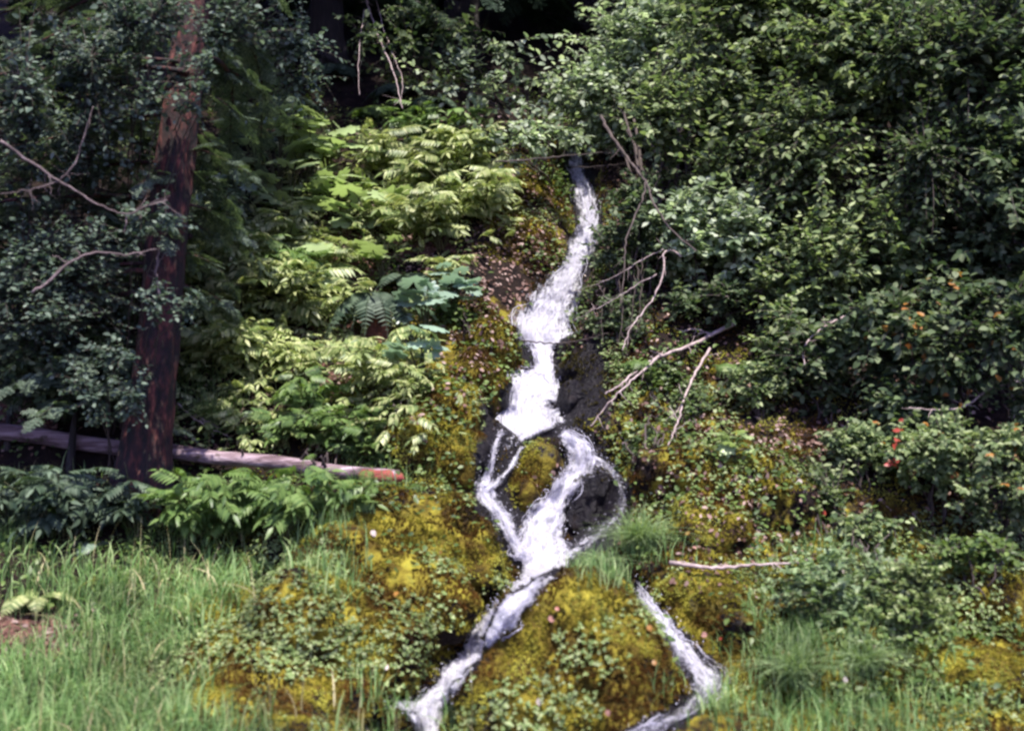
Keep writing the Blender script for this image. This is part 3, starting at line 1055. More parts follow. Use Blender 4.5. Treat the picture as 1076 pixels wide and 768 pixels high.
# grass
def grass_blades(P, Nn, lo, hi, w=.0045, bend=.5, drift=(0, 0)):
    n = len(P)
    L = rng.uniform(lo, hi, n)
    az = rng.uniform(0, 2 * PI, n)
    out = np.stack([np.cos(az) + drift[0], np.sin(az) + drift[1], np.zeros(n)], -1)
    b = rng.uniform(.1, bend, n)
    k = 6
    t = np.linspace(0, 1, k)
    C = P[:, None, :] + out[:, None, :] * (b * L)[:, None, None] * (t ** 2.0)[None, :, None]
    C[..., 2] += L[:, None] * (t - .5 * b[:, None] * t ** 2.5)
    side = np.stack([-np.sin(az), np.cos(az), np.zeros(n)], -1)
    side = nrm(side + .5 * rdir(n))
    wid = w * rng.uniform(.6, 1.4, n)[:, None] * (1 - t ** 2 * .95)[None]
    V = np.stack([C - side[:, None] * wid[..., None], C + side[:, None] * wid[..., None]], 2).reshape(-1, 3)
    i = np.arange(k - 1)
    tri = np.concatenate([np.stack([2 * i, 2 * i + 1, 2 * i + 3], -1), np.stack([2 * i, 2 * i + 3, 2 * i + 2], -1)])
    T = (tri[None] + (2 * k * np.arange(n))[:, None, None]).reshape(-1, 3)
    return V, T


A = Acc()
GRASS_ZONES = [(40, 580, 90, 36, .8), (120, 650, 80, 60, 1), (70, 730, 120, 50, 1.2), (190, 750, 100, 40, 1), (290, 775, 70, 25, .9), (30, 560, 90, 40, .8), (130, 790, 220, 60, 1.3), (200, 640, 60, 60, .5), (230, 440, 60, 40, .25), (330, 420, 60, 40, .2)]
P, Nn = pick(GRASS_ZONES, 9500, True, (1.7, .36))
V, T = grass_blades(P, Nn, .07, .31, .0040, .9, (.2, -.2))
A.add(V, T)
P, Nn = pick([(840, 700, 60, 40, 1), (910, 690, 60, 40, .8), (880, 750, 110, 30, .9), (780, 745, 60, 26, .7), (690, 585, 40, 14, .5), (640, 610, 30, 10, .6), (345, 590, 30, 40, .5), (890, 620, 80, 50, .35), (390, 500, 50, 20, .3)], 5200)
V, T = grass_blades(P, Nn, .08, .26, .0035, .8)
A.add(V, T)
o = A.build('grass', M_GRASS); tag(o, kind='stuff')
A = Acc()
P, Nn = pick(GRASS_ZONES, 180, True)
A.add(*grass_blades(P, Nn, .28, .55, .0026, .5))
P, Nn = pick(GRASS_ZONES, 220, True, (2.0, .4))
A.add(*grass_blades(P, Nn, .12, .30, .009, 1.0))
o = A.build('dry_grass', leafmat('dry_blade', [(.22, .22, .10), (.36, .32, .16), (.50, .44, .26)], .3)); tag(o, kind='stuff')

# ------------------------------------------------------------------ plant makers
UPV = np.array([0, 0, 1.0])


def shrub(name, label, cat, base_px, crown_px, rad_px, dist, ntw, tmpl, size, mat, stemmat=None, stems=6, lpt=9, group=None, depth=.9, extra=None, twig_r=.004, droop=.15, seed=0, stem_k=1.0):
    """woody shrub: stems rise from the base to the crown, twigs leave the stems, leaves alternate along twigs"""
    r = np.random.default_rng(seed + int(crown_px[0] * 7 + crown_px[1]))
    base = gp(*base_px)
    C = atd(crown_px[0], crown_px[1], dist)
    m = dist / F
    rad = np.array([rad_px[0] * m, .5 * (rad_px[0] + rad_px[1]) * m * depth, rad_px[1] * m])
    root = thing(name, base, label, cat, group)
    stemmat = stemmat or M_DARKTWIG
    # stems
    dirs = nrm(r.standard_normal((stems, 3)))
    ends = C + rad * dirs * r.uniform(.45, .85, (stems, 1))
    b0 = base + r.uniform(-.07, .07, (stems, 3)) * np.array([1, 1, 0]) - np.array([0, 0, .05])
    mid = .5 * (b0 + ends) + np.array([0, 0, 1.0]) * np.linalg.norm(ends - b0, axis=1)[:, None] * .22 + r.normal(0, .08, (stems, 3))
    SP = bez(b0, mid, ends, 12)
    SP[:, 1:-1] += r.normal(0, .014, (stems, 10, 3))
    L = np.linalg.norm(ends - b0, axis=1)
    rr = stem_k * (.006 + .006 * np.clip(L, 0, 3))[:, None] * np.linspace(1, .3, 12)[None]
    A = Acc()
    V, T = tubes(SP, rr, 6)
    A.add(V, T)
    # twigs
    u = nrm(r.standard_normal((ntw, 3)))
    u[:, 1] -= .25; u[:, 2] += .15
    u = nrm(u)
    lump = .95 + .5 * fbm(u * 3.3 + crown_px[0], 3)
    Q = C + rad * u * (r.uniform(.08, 1.15, (ntw, 1)) ** .5) * lump[:, None]
    cand = SP[:, 4:].reshape(-1, 3)
    dd = np.linalg.norm(Q[:, None] - cand[None], axis=2) + r.uniform(0, .15, (ntw, len(cand)))
    S0 = cand[dd.argmin(1)]
    mid = .5 * (S0 + Q) + np.array([0, 0, .12]) * np.linalg.norm(Q - S0, axis=1)[:, None] + r.normal(0, .03, (ntw, 3))
    k = 9
    TP = bez(S0, mid, Q, k)
    A.add(*tubes(TP, np.broadcast_to(twig_r * np.linspace(1, .4, k)[None], (ntw, k)), 3, False))
    A.build('stem', stemmat, root)
    # leaves on the outer part of each twig
    tl = np.linalg.norm(Q - S0, axis=1)
    t0 = np.clip(1 - .55 / np.maximum(tl, .05), .1, .8)
    tt = t0[:, None] + (1 - t0)[:, None] * (np.arange(lpt)[None] + r.uniform(0, .8, (ntw, lpt))) / lpt
    tt = np.clip(tt, 0, 1)
    fi = tt * (k - 1); i0 = np.clip(fi.astype(int), 0, k - 2); f = (fi - i0)[..., None]
    idx = np.arange(ntw)[:, None]
    LP = TP[idx, i0] * (1 - f) + TP[idx, i0 + 1] * f
    tan = nrm(TP[idx, i0 + 1] - TP[idx, i0])
    side = nrm(np.cross(tan, UPV) + 1e-4)
    sg = np.where(np.arange(lpt) % 2, 1, -1)[None, :, None]
    d = nrm(.55 * tan + .8 * sg * side + .35 * r.standard_normal(tan.shape) - droop * UPV)
    nn = nrm(.85 * UPV + np.array([.12, -.35, 0]) + .45 * r.standard_normal(tan.shape))
    LP, d, nn = LP.reshape(-1, 3), d.reshape(-1, 3), nn.reshape(-1, 3)
    n = len(LP)
    sz = r.uniform(.6, 1.25, n) * size
    if extra:
        pick_ = r.random(n) < extra[0]
        V, T = inst(tmpl, LP[pick_], frames(d, nn)[pick_], sz[pick_])
        if len(V):
            e = ob(extra[1], V, T, extra[2], root)
            e['label'] = extra[3]
        LP, d, nn, sz = LP[~pick_], d[~pick_], nn[~pick_], sz[~pick_]
    V, T = inst(tmpl, LP, frames(d, nn), sz)
    ob('foliage', V, T, mat, root)
    return root


def feathery(label, base_px, h, spread, n_leaf, mat, lsize=.34, seed=0, group='feathery plants on the sunlit slope', tmpl=None, name='feathery_plant', cat='plant', stems=7, lean=(0, -.22, 0)):
    """several leaning stems each bearing tiers of long leaves cut into narrow leaflets"""
    r = np.random.default_rng(seed + int(base_px[0] * 3 + base_px[1]))
    base = gp(*base_px)
    root = thing(name, base, label, cat, group)
    A, B = Acc(), Acc()
    tops = base + np.stack([r.uniform(-spread, spread, stems) * .6, r.uniform(-spread, spread * .4, stems) * .6, h * r.uniform(.75, 1.05, stems)], -1) + np.array(lean) * h
    b0 = base + r.uniform(-.05, .05, (stems, 3)) - np.array([0, 0, .04])
    tops += r.normal(0, spread * .45, (stems, 3)) * np.array([1, .7, .35])
    SP = bez(b0, .5 * (b0 + tops) + np.array([0, .04, h * .15]), tops, 9)
    A.add(*tubes(SP, np.broadcast_to(np.linspace(.008, .003, 9)[None], (stems, 9)), 5))
    per = max(3, int(n_leaf * 3.0) // stems)
    P, D, Nn, S = [], [], [], []
    for s in range(stems):
        t = r.uniform(.2, 1.0, per) ** .7
        fi = t * 8; i0 = np.clip(fi.astype(int), 0, 7); f = (fi - i0)[:, None]
        p = SP[s, i0] * (1 - f) + SP[s, i0 + 1] * f
        az = r.uniform(0, 2 * PI) + np.arange(per) * 2.4
        d = np.stack([np.cos(az), np.sin(az) - .25, r.uniform(-.25, .6, per)], -1)
        P.append(p); D.append(d); Nn.append(UPV + .38 * r.standard_normal((per, 3)) + np.array([0, -.3, 0])); S.append(lsize * .70 * r.uniform(.5, 1.25, per))
    P, D, Nn, S = np.concatenate(P), np.concatenate(D), np.concatenate(Nn), np.concatenate(S)
    B.add(*inst(tmpl or PINNATE, P, frames(D, Nn), S))
    A.build('stem', M_STEM, root)
    B.build('foliage', mat, root)
    return root


def broadleaf(label, base_px, h, spread, n_leaf, mat, lsize=.13, seed=0, group='broad leaved plants on the slope'):
    r = np.random.default_rng(seed + int(base_px[0] * 5 + base_px[1]))
    base = gp(*base_px)
    root = thing('broadleaf_plant', base, label, 'plant', group)
    stem = Acc()
    tops = base + np.stack([r.uniform(-1, 1, n_leaf) * spread, r.uniform(-1, .5, n_leaf) * spread * .8 - .1 * h, h * r.uniform(.35, 1.05, n_leaf)], -1)
    b0 = base + r.uniform(-.04, .04, (n_leaf, 3)) - np.array([0, 0, .04])
    SP = bez(b0, np.stack([.7 * b0[:, 0] + .3 * tops[:, 0], .7 * b0[:, 1] + .3 * tops[:, 1], tops[:, 2] + .05 * h], -1), tops, 9)
    stem.add(*tubes(SP, np.broadcast_to(np.linspace(.007, .004, 9)[None], (n_leaf, 9)), 5))
    stem.build('stem', M_STEM, root)
    out = nrm((tops - base) * np.array([1, 1, 0]) + .3 * rdir(n_leaf) + np.array([0, -.3, 0]))
    nn = nrm(UPV + .18 * r.standard_normal((n_leaf, 3)) + np.array([.05, -.22, 0]))
    R = frames(out, nn)
    S = lsize * r.uniform(.65, 1.25, n_leaf)
    for i in range(n_leaf):
        V, T = inst(t_palmate(7, seed + i), tops[i:i + 1], R[i:i + 1], S[i:i + 1])
        ob('leaf', V, T, mat, root)
    return root


def fern(label, base_px, n, L, mat, seed=0, group='ferns', hang=.5, name='fern', az0=None, lift=1.0, base=None):
    r = np.random.default_rng(seed + int(base_px[0] + base_px[1] * 3))
    base = gp(*base_px) if base is None else base
    root = thing(name, base, label, 'fern', group)
    for i in range(n):
        az = r.uniform(-PI, PI) if az0 is None else r.normal(az0, 1.25)
        ln = L * r.uniform(.7, 1.1)
        out = np.array([math.cos(az), math.sin(az), 0])
        t = np.linspace(0, 1, 24)[:, None]
        path = base + out * ln * (.78 * t) + UPV * ln * (lift * .75 * t - (hang + .5) * t * t)
        A = Acc()
        A.add(*tubes(path[None], np.linspace(.004, .0012, 24)[None], 4))
        tan = nrm(np.gradient(path, axis=0))
        side = nrm(np.cross(tan, UPV))
        nn = np.cross(side, tan)
        j = np.arange(2, 24)
        tj = j / 23
        pl = ln * .23 * np.sin(np.clip(tj * 1.05 + .08, 0, 1) * PI) ** .7 + .012
        for s in (-1, 1):
            d = side[j] * s + .35 * tan[j] - .15 * nn[j]
            A.add(*inst((PINNA[0] * np.array([1.15, 1, 1]), PINNA[1]), path[j], frames(d, nn[j]), pl))
        A.build('frond', mat, root)
    return root


def polyline3(px, dk):
    """picture polyline -> points at real depths: ground distance times dk (list or number)"""
    out = []
    for i, (u, v) in enumerate(px):
        p, n, t = ray(u, v)
        k = dk[i] if isinstance(dk, (list, tuple)) else dk
        out.append(CAM + pixdir(u, v) * t * k)
    return np.array(out)


def dead_branch(label, lines, r0, dk=.985, mat=None, name='dead_branch', cat='branch', parent=None, part='bare_limb', dist=None):
    """lines[0] main branch, the rest side twigs; a single woody mesh"""
    A = Acc()
    rr = np.random.default_rng(int(lines[0][0][0]))
    dist0 = None
    for i, ln in enumerate(lines):
        P = polyline3(ln, dk)
        if dist:
            P = np.array([atd(u, v, dist + .03 * math.sin(u * .05)) for u, v in ln])
        if len(P) > 2:
            dd = np.linalg.norm(P - CAM, axis=1)
            tg = np.linspace(0, 1, len(dd))
            fit = np.polyval(np.polyfit(tg, dd, 1), tg)
            fit = np.minimum(fit, dd)
            P = CAM + nrm(P - CAM) * fit[:, None]
        k = max(10, len(ln) * 5)
        Q = resample(P, k)
        Q[1:-1] += rr.normal(0, .004, (k - 2, 3))
        r = r0 * (1 if i == 0 else .55)
        A.add(*tubes(Q[None], (r * np.linspace(1, .35, k))[None], 7))
        # short broken twigs
        if len(P) > 2:
            m = 3 + k // 6
            ids = rr.integers(2, k - 1, m)
            d = nrm(rr.standard_normal((m, 3)) + nrm(np.gradient(Q, axis=0))[ids] * .8)
            ln_ = rr.uniform(.05, .2, m)
            TP = Q[ids][:, None] + d[:, None] * (ln_[:, None, None] * np.linspace(0, 1, 5)[None, :, None])
            TP[:, 1:] += rr.normal(0, .004, (m, 4, 3))
            A.add(*tubes(TP, np.broadcast_to(r * .35 * np.linspace(1, .4, 5)[None], (m, 5)), 4))
    if parent is not None:
        return A.build(part, mat or M_DEADWOOD, parent)
    o = A.build(name, mat or M_DEADWOOD)
    recentre(o)
    tag(o, label, cat)
    return o


def conifer(name, label, base, height, r0, z_first, n_limbs, Lmax, mat, bark, lean=(0, 0), spray=.42, seed=0, az_bias=None, group=None, twigs=True, droop=.35, step=.13, len_f=None):
    r = np.random.default_rng(seed)
    base = np.asarray(base, float)
    root = thing(name, base, label, 'tree', group)
    k = 160
    t = np.linspace(0, 1, k)
    path = base + np.stack([lean[0] * t + .06 * (np.sin(t * 9 + seed) - math.sin(seed)) * np.minimum(1, t * 4), lean[1] * t, height * t - .25 * (t == 0)], -1)
    rad = r0 * (1 - .93 * t) * (1 + .45 * np.exp(-t * height / .28))
    sides = 56
    V, T = tubes(path[None], rad[None], sides)
    c = np.repeat(path, sides, 0)
    rv = V - c
    am = 1 + .22 * fbm(np.stack([rv[:, 0] * 12, rv[:, 1] * 12, V[:, 2] * 1.4], -1) * 1.6, 4)
    ob('trunk', c + rv * am[:, None], T, bark, root)
    W, Bt = Acc(), Acc()
    zz = z_first + (height * .97 - z_first) * (np.arange(n_limbs) / n_limbs) ** 1.15
    P_, D_, N_, S_ = [], [], [], []
    for i, z in enumerate(zz):
        tz = z / height
        az = i * 2.399 + r.uniform(-.4, .4)
        if az_bias is not None:
            az = az_bias(z, az, r)
            if az is None:
                continue
        L = Lmax * (1 - .85 * max(0, (z - z_first)) / (height - z_first)) * r.uniform(.7, 1.15)
        if len_f:
            L *= len_f(z, az)
        out = np.array([math.cos(az), math.sin(az), 0])
        p0 = np.array([np.interp(tz, t, path[:, c]) for c in range(3)])
        n = 16
        s = np.linspace(0, 1, n)[:, None]
        lp = p0 + out * L * s + UPV * L * (.10 * s - droop * s * s)
        sd = np.array([-out[1], out[0], 0])
        lp += sd * L * .08 * np.sin(s * 4 + r.uniform(0, 6))
        W.add(*tubes(lp[None], np.linspace(.006 + .006 * L, .002, n)[None], 6))
        m = max(4, int(L / step))
        q = .14 + .86 * (np.arange(m) + r.uniform(0, .6, m)) / m
        q = np.clip(q, 0, 1)
        fi = q * (n - 1); i0 = np.clip(fi.astype(int), 0, n - 2); f = (fi - i0)[:, None]
        pp = lp[i0] * (1 - f) + lp[i0 + 1] * f
        tg = nrm(lp[i0 + 1] - lp[i0])
        sg = np.where(np.arange(m) % 2, 1, -1)[:, None]
        for rep in (1, -1):
            d = nrm(tg * .75 + sd * sg * rep * .85 + .25 * r.standard_normal((m, 3)) - UPV * r.uniform(.05, .45, (m, 1)))
            P_.append(pp + .02 * r.standard_normal((m, 3))); D_.append(d); N_.append(UPV + .3 * r.standard_normal((m, 3))); S_.append(spray * r.uniform(.55, 1.2, m) * (1.1 - .45 * q))
        P_.append(lp[-1:]); D_.append(tg[-1:] - .2 * UPV); N_.append(UPV[None]); S_.append(np.array([spray]))
    W.build('limb', bark, root)
    P_, D_, N_, S_ = [np.concatenate(x) for x in (P_, D_, N_, S_)]
    Bt.add(*inst(SPRAY, P_, frames(D_, N_), S_))
    Bt.build('crown', mat, root)
    return root


# ================================================================== what grows and lies on the slope
# --- trees
def side_limbs(z, az, r):
    if z < 4.6:                       # the lower trunk is open towards the viewer; limbs reach sideways and back
        a = (az + PI) % (2 * PI) - PI
        if -PI / 2 - .95 < a < -PI / 2 + .95:
            return az if r.random() < .22 else r.choice([PI + r.uniform(-.5, .45), r.uniform(.2, 1.2)])
        if -PI / 2 + .95 <= a < .2:
            return r.uniform(2.2, 3.9)
    return az


def short_side(z, az):
    a = (az + PI) % (2 * PI) - PI         # limbs cut short on this side to let sun onto the slope
    c = math.cos(a + .5)
    low = z < 6.5
    return (.26 if low else .4) if c > .1 else ((.45 if low else .7) if c > -.35 else 1.0)


def on_ground(x, y, dz=-.05):
    return np.array([x, y, float(H(np.array(x), np.array(y))) + dz])


main_base = gp(148, 526)
main_tree = conifer('conifer_tree', 'tall red-barked conifer standing in front of the long fallen log', main_base, 13.5, .175, 1.5, 130, 2.7, M_NEEDLE, M_RED_BARK, (1.3, .35), .20, 3, side_limbs, step=.055, droop=.42, len_f=short_side)
dead_branch('', [[(0, 148), (35, 172), (62, 191), (100, 214), (133, 228), (150, 218), (176, 210)], [(62, 191), (78, 176), (98, 112)], [(133, 228), (131, 246)], [(62, 191), (30, 200), (0, 204)]], .010, .86, M_GREYTWIG, parent=main_tree, dist=7.75, part='bare_limb')
dead_branch('', [[(34, 308), (52, 296), (72, 276), (100, 264), (130, 268), (165, 262)], [(72, 276), (55, 268)]], .010, .85, M_GREYTWIG, parent=main_tree, dist=7.7, part='bare_limb')
dead_branch('', [[(168, 310), (164, 290), (166, 268), (176, 240)]], .010, .84, M_GREYTWIG, parent=main_tree, dist=8.2, part='bare_limb')

conifer('conifer_sapling', 'thin young conifer rising in front of the fallen log', gp(74, 492), 2.9, .024, .45, 44, .95, M_NEEDLE, M_GREY_BARK, (.05, .05), .2, 11, droop=.25, step=.06)
conifer('conifer_sapling', 'spindly conifer sapling at the log tip where the picture begins', gp(8, 470), 3.2, .022, .5, 44, .95, M_NEEDLE, M_GREY_BARK, (-.05, .05), .2, 12, droop=.25, step=.06)
BG = [(-7.0, 12.6, 15, .22, 'dark conifer trunk high on the slope behind the red-barked tree, outermost'), (-4.4, 13.6, 16, .24, 'dark conifer behind the crown of the red-barked tree'),
      (-2.5, 14.6, 17, .22, 'dark conifer above the broad leaved plants at the top of the slope'), (-.7, 15.2, 17, .25, 'shadowy conifer standing in the black gap above the waterfall'),
      (1.2, 16.6, 18, .26, 'deep shaded conifer behind the black gap, beyond the pale shrub crown'), (3.0, 15.0, 16, .22, 'dark conifer behind the tall leafy shrub wall, beside the gap'),
      (5.4, 14.2, 15, .22, 'dark conifer behind the far end of the leafy shrub wall'), (-5.6, 17.2, 17, .25, 'distant dark conifer uphill of the red-barked tree'),
      (-1.8, 18.6, 18, .26, 'distant dark conifer uphill of the black gap'), (4.2, 18.6, 18, .25, 'distant dark conifer uphill of the leafy shrub wall'), (7.6, 12.6, 14, .2, 'dark conifer standing past the end of the shrub wall'),
      (.4, 20.5, 18, .26, 'farthest dark conifer glimpsed uphill above the waterfall')]
for i, (x, y, h, r0, lab) in enumerate(BG):
    conifer('conifer_tree', lab, on_ground(x, y), h, r0, .9, 60 if 0 < i < 6 else 46, 4.4 if 0 < i < 6 else 3.0, M_NEEDLE_DK, M_GREY_BARK, (0, -.5), .62, 40 + i, group='dark conifers uphill', droop=.45, step=.2)  # middle trees get longer limbs; their unseen crowns shade the slope top
b_tree = bpy.data.objects['conifer_tree.002']
b_tree['_base'] = b_tree['_base']
dead_branch('', [[(383, -6), (391, 20), (400, 45), (410, 66), (416, 84), (423, 114)], [(394, -6), (404, 34), (414, 60), (424, 84), (421, 110)], [(383, 10), (376, 60), (378, 100)]], .011, .78, M_DEADWOOD, parent=bpy.data.objects['conifer_tree.003'], part='bare_limb')

# --- fallen log
def fallen_log():
    L = [(-60, 447), (0, 454), (60, 461), (125, 470), (200, 477), (260, 485), (330, 493), (418, 501)]
    R = np.array([.066, .066, .064, .060, .057, .054, .051, .048])
    P = []
    a, b = gp(-60, 462), gp(418, 508)
    d0, d1 = np.linalg.norm(a - CAM) * .995, np.linalg.norm(b - CAM) * .985
    dt = np.linalg.norm(main_base - CAM) + .34
    for i, (u, v) in enumerate(L):
        P.append(atd(u, v, d0 + (d1 - d0) * (u + 60) / 478))
    Q = resample(np.array(P), 60)
    Q[:, 2] += .012 * np.sin(Q[:, 0] * 2.3) + .008 * np.sin(Q[:, 0] * 6.1)
    rad = np.interp(np.linspace(0, 1, 60), np.linspace(0, 1, 8), R)
    root = thing('fallen_log', Q[30] - np.array([0, 0, .08]), 'long pale fallen log lying across the slope behind the grass', 'log')
    V, T = tubes(Q[None], rad[None], 20)
    c = np.repeat(Q, 20, 0)
    V = c + (V - c) * (1 + .15 * fbm(V * np.array([2.4, 12, 12]), 4))[:, None]
    V += .012 * fbm(np.stack([V[:, 0] * .9, V[:, 0] * 0, V[:, 0] * 0], -1), 2)[:, None] * np.array([0, .5, 1.5])
    A = Acc(); r = np.random.default_rng(4)
    for q_ in r.integers(8, 52, 9):                     # stubs of broken limbs
        d_ = nrm(np.array([.4 * r.standard_normal(), -.6 + .4 * r.standard_normal(), .9]))
        ob('limb_stub', *tubes((Q[q_] + d_ * np.linspace(.03, r.uniform(.09, .2), 5)[:, None])[None], np.linspace(.013, .006, 5)[None], 6), M_DARKTWIG, root)
    ob('log_bark', V, T, M_LOG, root)
    e = Q[-1]; d = nrm(Q[-1] - Q[-3])
    E = np.stack([e - d * .30, e - d * .12, e + d * .01, e + d * .05])
    V, T = tubes(resample(E, 14)[None], np.array([[.044] + [.055] * 9 + [.052, .046, .036, .016]]), 18)
    V += .008 * fbm(V * 22, 2)[:, None]
    eo = ob('broken_end', V, T, M_LOG_END, root); eo['label'] = 'red broken end of the log'
    return root


fallen_log()

# --- rotting stump under the sword fern
def stump():
    root = thing('rotten_stump', gp(392, 372), 'dark red rotting stump under the hanging sword fern', 'stump')
    b = gp(392, 372)
    k = 14
    t = np.linspace(0, 1, k)
    path = b + np.stack([.03 * np.sin(t * 3), .12 * t, .62 * t - .1], -1) + np.array([0, .08, 0])
    rad = .17 * (1 - .35 * t) * (1 + .2 * np.exp(-t * 6))
    V, T = tubes(path[None], rad[None], 32)
    c = np.repeat(path, 32, 0); rv = V - c
    V = c + rv * (1 + .30 * fbm(np.stack([rv[:, 0] * 14, rv[:, 1] * 14, V[:, 2] * 2], -1), 3))[:, None]
    V[:, 2] += np.where(V[:, 2] > b[2] + .42, .10 * fbm(V * 14, 2), 0)
    ob('stump_body', V, T, M_STUMP, root)


stump()

# --- sword ferns
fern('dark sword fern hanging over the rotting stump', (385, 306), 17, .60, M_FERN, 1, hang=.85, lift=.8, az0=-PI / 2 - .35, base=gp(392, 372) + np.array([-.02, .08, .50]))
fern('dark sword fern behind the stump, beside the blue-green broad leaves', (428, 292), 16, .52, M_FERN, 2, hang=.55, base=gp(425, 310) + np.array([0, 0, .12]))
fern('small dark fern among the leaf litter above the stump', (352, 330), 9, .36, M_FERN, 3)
fern('green fern with drooping fronds just below the log, beside the conifer base', (215, 545), 15, .55, M_MIDFERN, 4, hang=.45)
fern('green fern below the middle of the log', (262, 552), 16, .58, M_MIDFERN, 5, hang=.45)
fern('green fern under the broken end of the log', (318, 545), 12, .44, M_MIDFERN, 6, hang=.45)
fern('small fern at the foot of the red-barked trunk', (176, 532), 10, .42, M_MIDFERN, 7)
fern('shaded fern beside the sapling base below the log', (110, 540), 12, .48, M_FERN, 8)
fern('shaded fern at the far end of the log, in front', (36, 530), 12, .48, M_FERN, 9)
fern('pale fern spreading in the tall grass beside the orange clay', (38, 632), 12, .42, M_YELLOW, 10, hang=.5)
fern('bluish little fern in the grass above the orange clay', (100, 575), 10, .3, M_BLUE, 11)
fern('fern on the litter slope between the log and the stump', (262, 452), 11, .40, M_MIDFERN, 12)
fern('fern above the log end, left of the olive outcrop', (345, 462), 12, .40, M_MIDFERN, 13)
bpy.data.objects['fern.012']['label'] = 'fern above the log end, near the olive outcrop'
fern('fern fronds on the bank beneath the arching bare twig', (672, 385), 11, .34, M_MIDFERN, 14)
fern('narrow-fronded fern on the bank right under the pale thick branch', (765, 388), 10, .34, M_MIDFERN, 15)
bpy.data.objects['fern.014']['label'] = 'narrow-fronded fern on the bank at the thick end of the leaning branch'
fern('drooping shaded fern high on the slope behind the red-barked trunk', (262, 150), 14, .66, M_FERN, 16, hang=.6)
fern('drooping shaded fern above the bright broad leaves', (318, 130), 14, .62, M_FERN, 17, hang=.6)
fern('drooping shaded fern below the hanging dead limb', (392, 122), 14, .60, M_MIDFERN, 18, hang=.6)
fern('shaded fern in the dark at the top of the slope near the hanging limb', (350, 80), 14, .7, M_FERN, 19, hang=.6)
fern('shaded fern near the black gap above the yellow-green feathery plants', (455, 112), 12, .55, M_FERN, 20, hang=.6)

# --- grass tufts hanging over rock
def grass_tuft(label, px, n, L, mat, seed):
    p, nn, t = ray(*px)
    r = np.random.default_rng(seed)
    root = thing('grass_tuft', p, label, 'grass tuft', 'grass tufts on the rocks')
    P = p + r.normal(0, .05, (n, 3)) * np.array([1, .6, .3])
    V, T = grass_blades(P, None, L * .6, L * 1.15, .003, 1.5, (0, -.55))
    ob('blades', V, T, mat, root)


grass_tuft('bushy hanging grass tuft at the top of the golden mound beside the thin stick', (673, 578), 520, .36, M_TUFT, 1)
grass_tuft('smaller grass tuft spilling over the golden mound crest', (632, 598), 160, .2, M_TUFT, 2)
grass_tuft('grass tuft below the low clover patch at the bank corner', (838, 720), 420, .34, M_TUFT, 3)
grass_tuft('grass tuft beside the clover patch, farther from the stream', (905, 706), 300, .28, M_TUFT, 4)
grass_tuft('upright grass tuft on the slope just above the log', (222, 448), 260, .34, M_TUFT, 5)

# --- feathery yellow-green plants in the sun
FEA = [('bright feathery plant beside the dark earth by the fall top, lowest of its patch', (462, 262), .62, .42, 46, .38), ('bright feathery plant overhanging the dark earth toward the fall top', (508, 238), .55, .36, 36, .36),
       ('feathery plant in the middle of the patch above the hanging plant by the fall', (448, 214), .60, .42, 42, .38), ('feathery plant crowning the patch near the fall top', (490, 194), .55, .42, 40, .36),
       ('olive feathery plant above the bright broad leaves', (410, 190), .50, .34, 30, .34), ('feathery plant in half shade under the dark leaves by the gap', (450, 166), .5, .40, 30, .34),
       ('yellow feathery plant touching the red trunk at mid height', (216, 330), .55, .34, 38, .36), ('yellow feathery plant right above the mid-slope shade hollow', (258, 318), .58, .40, 44, .38),
       ('yellow feathery plant higher up beside the red trunk', (232, 290), .45, .34, 32, .34), ('green feathery plant with hanging leaflets above the leaf litter', (312, 318), .5, .36, 34, .36),
       ('feathery plant beside the pale litter patch', (300, 272), .42, .32, 26, .32), ('yellow feathery plant low beside the red trunk', (214, 392), .48, .34, 34, .34),
       ('yellow feathery plant spreading above the thin stalks', (262, 398), .48, .40, 38, .36), ('feathery plant at the brink of the reddish litter', (312, 398), .36, .30, 24, .32),
       ('feathery plant between the sword fern and the litter', (340, 298), .40, .32, 26, .32), ('yellowish feathery plant at the foot of the stump', (392, 412), .42, .34, 32, .34),
       ('feathery plant below the blue-green leaves', (414, 424), .30, .24, 20, .28), ('pale yellow feathery plant above the blue-green leaves', (468, 300), .30, .22, 18, .26),
       ('tall yellow feathery plant leaning from behind the red trunk', (226, 356), .72, .40, 48, .38), ('tall yellow feathery plant in the heart of the sunlit patch', (286, 352), .66, .42, 48, .38),
       ('yellow feathery plant facing the litter strip', (338, 348), .50, .34, 34, .34), ('pale feathery plant over the shade hollow', (250, 366), .46, .36, 36, .36),
       ('green feathery plant over the log end', (372, 476), .36, .32, 26, .32), ('green feathery plant on the slope under the stump', (330, 440), .32, .3, 22, .3),
       ('green feathery plant between log and olive outcrop', (392, 490), .26, .22, 18, .26), ('feathery plant hugging the log beside the thin twigs', (290, 470), .30, .28, 20, .28)]
for i, (lab, px, h, sp, n, ls) in enumerate(FEA):
    mat = M_YELLOW if i < 22 and i not in (5, 9) else M_MIDFERN
    feathery(lab, px, h, sp, n, mat, ls, 100 + i)
for i, (lab, px, h, sp, n, ls) in enumerate([
        ('leafy green plant with narrow leaflets under the log, beside the trunk', (205, 568), .42, .34, 34, .34), ('leafy green plant with narrow leaflets under the log, middle', (250, 566), .46, .36, 36, .36),
        ('leafy green plant with narrow leaflets by the mossy mound edge', (298, 560), .40, .32, 30, .34), ('shaded leafy plant in front of the trunk foot', (140, 560), .40, .34, 28, .34),
        ('shaded leafy plant below the sapling', (66, 560), .40, .34, 28, .34), ('shaded leafy plant at the edge of the grass under the log tip', (12, 558), .40, .34, 28, .34)]):
    feathery(lab, px, h, sp, n, M_MIDFERN if i < 3 else M_FERN, ls, 140 + i, group='leafy plants below the log')

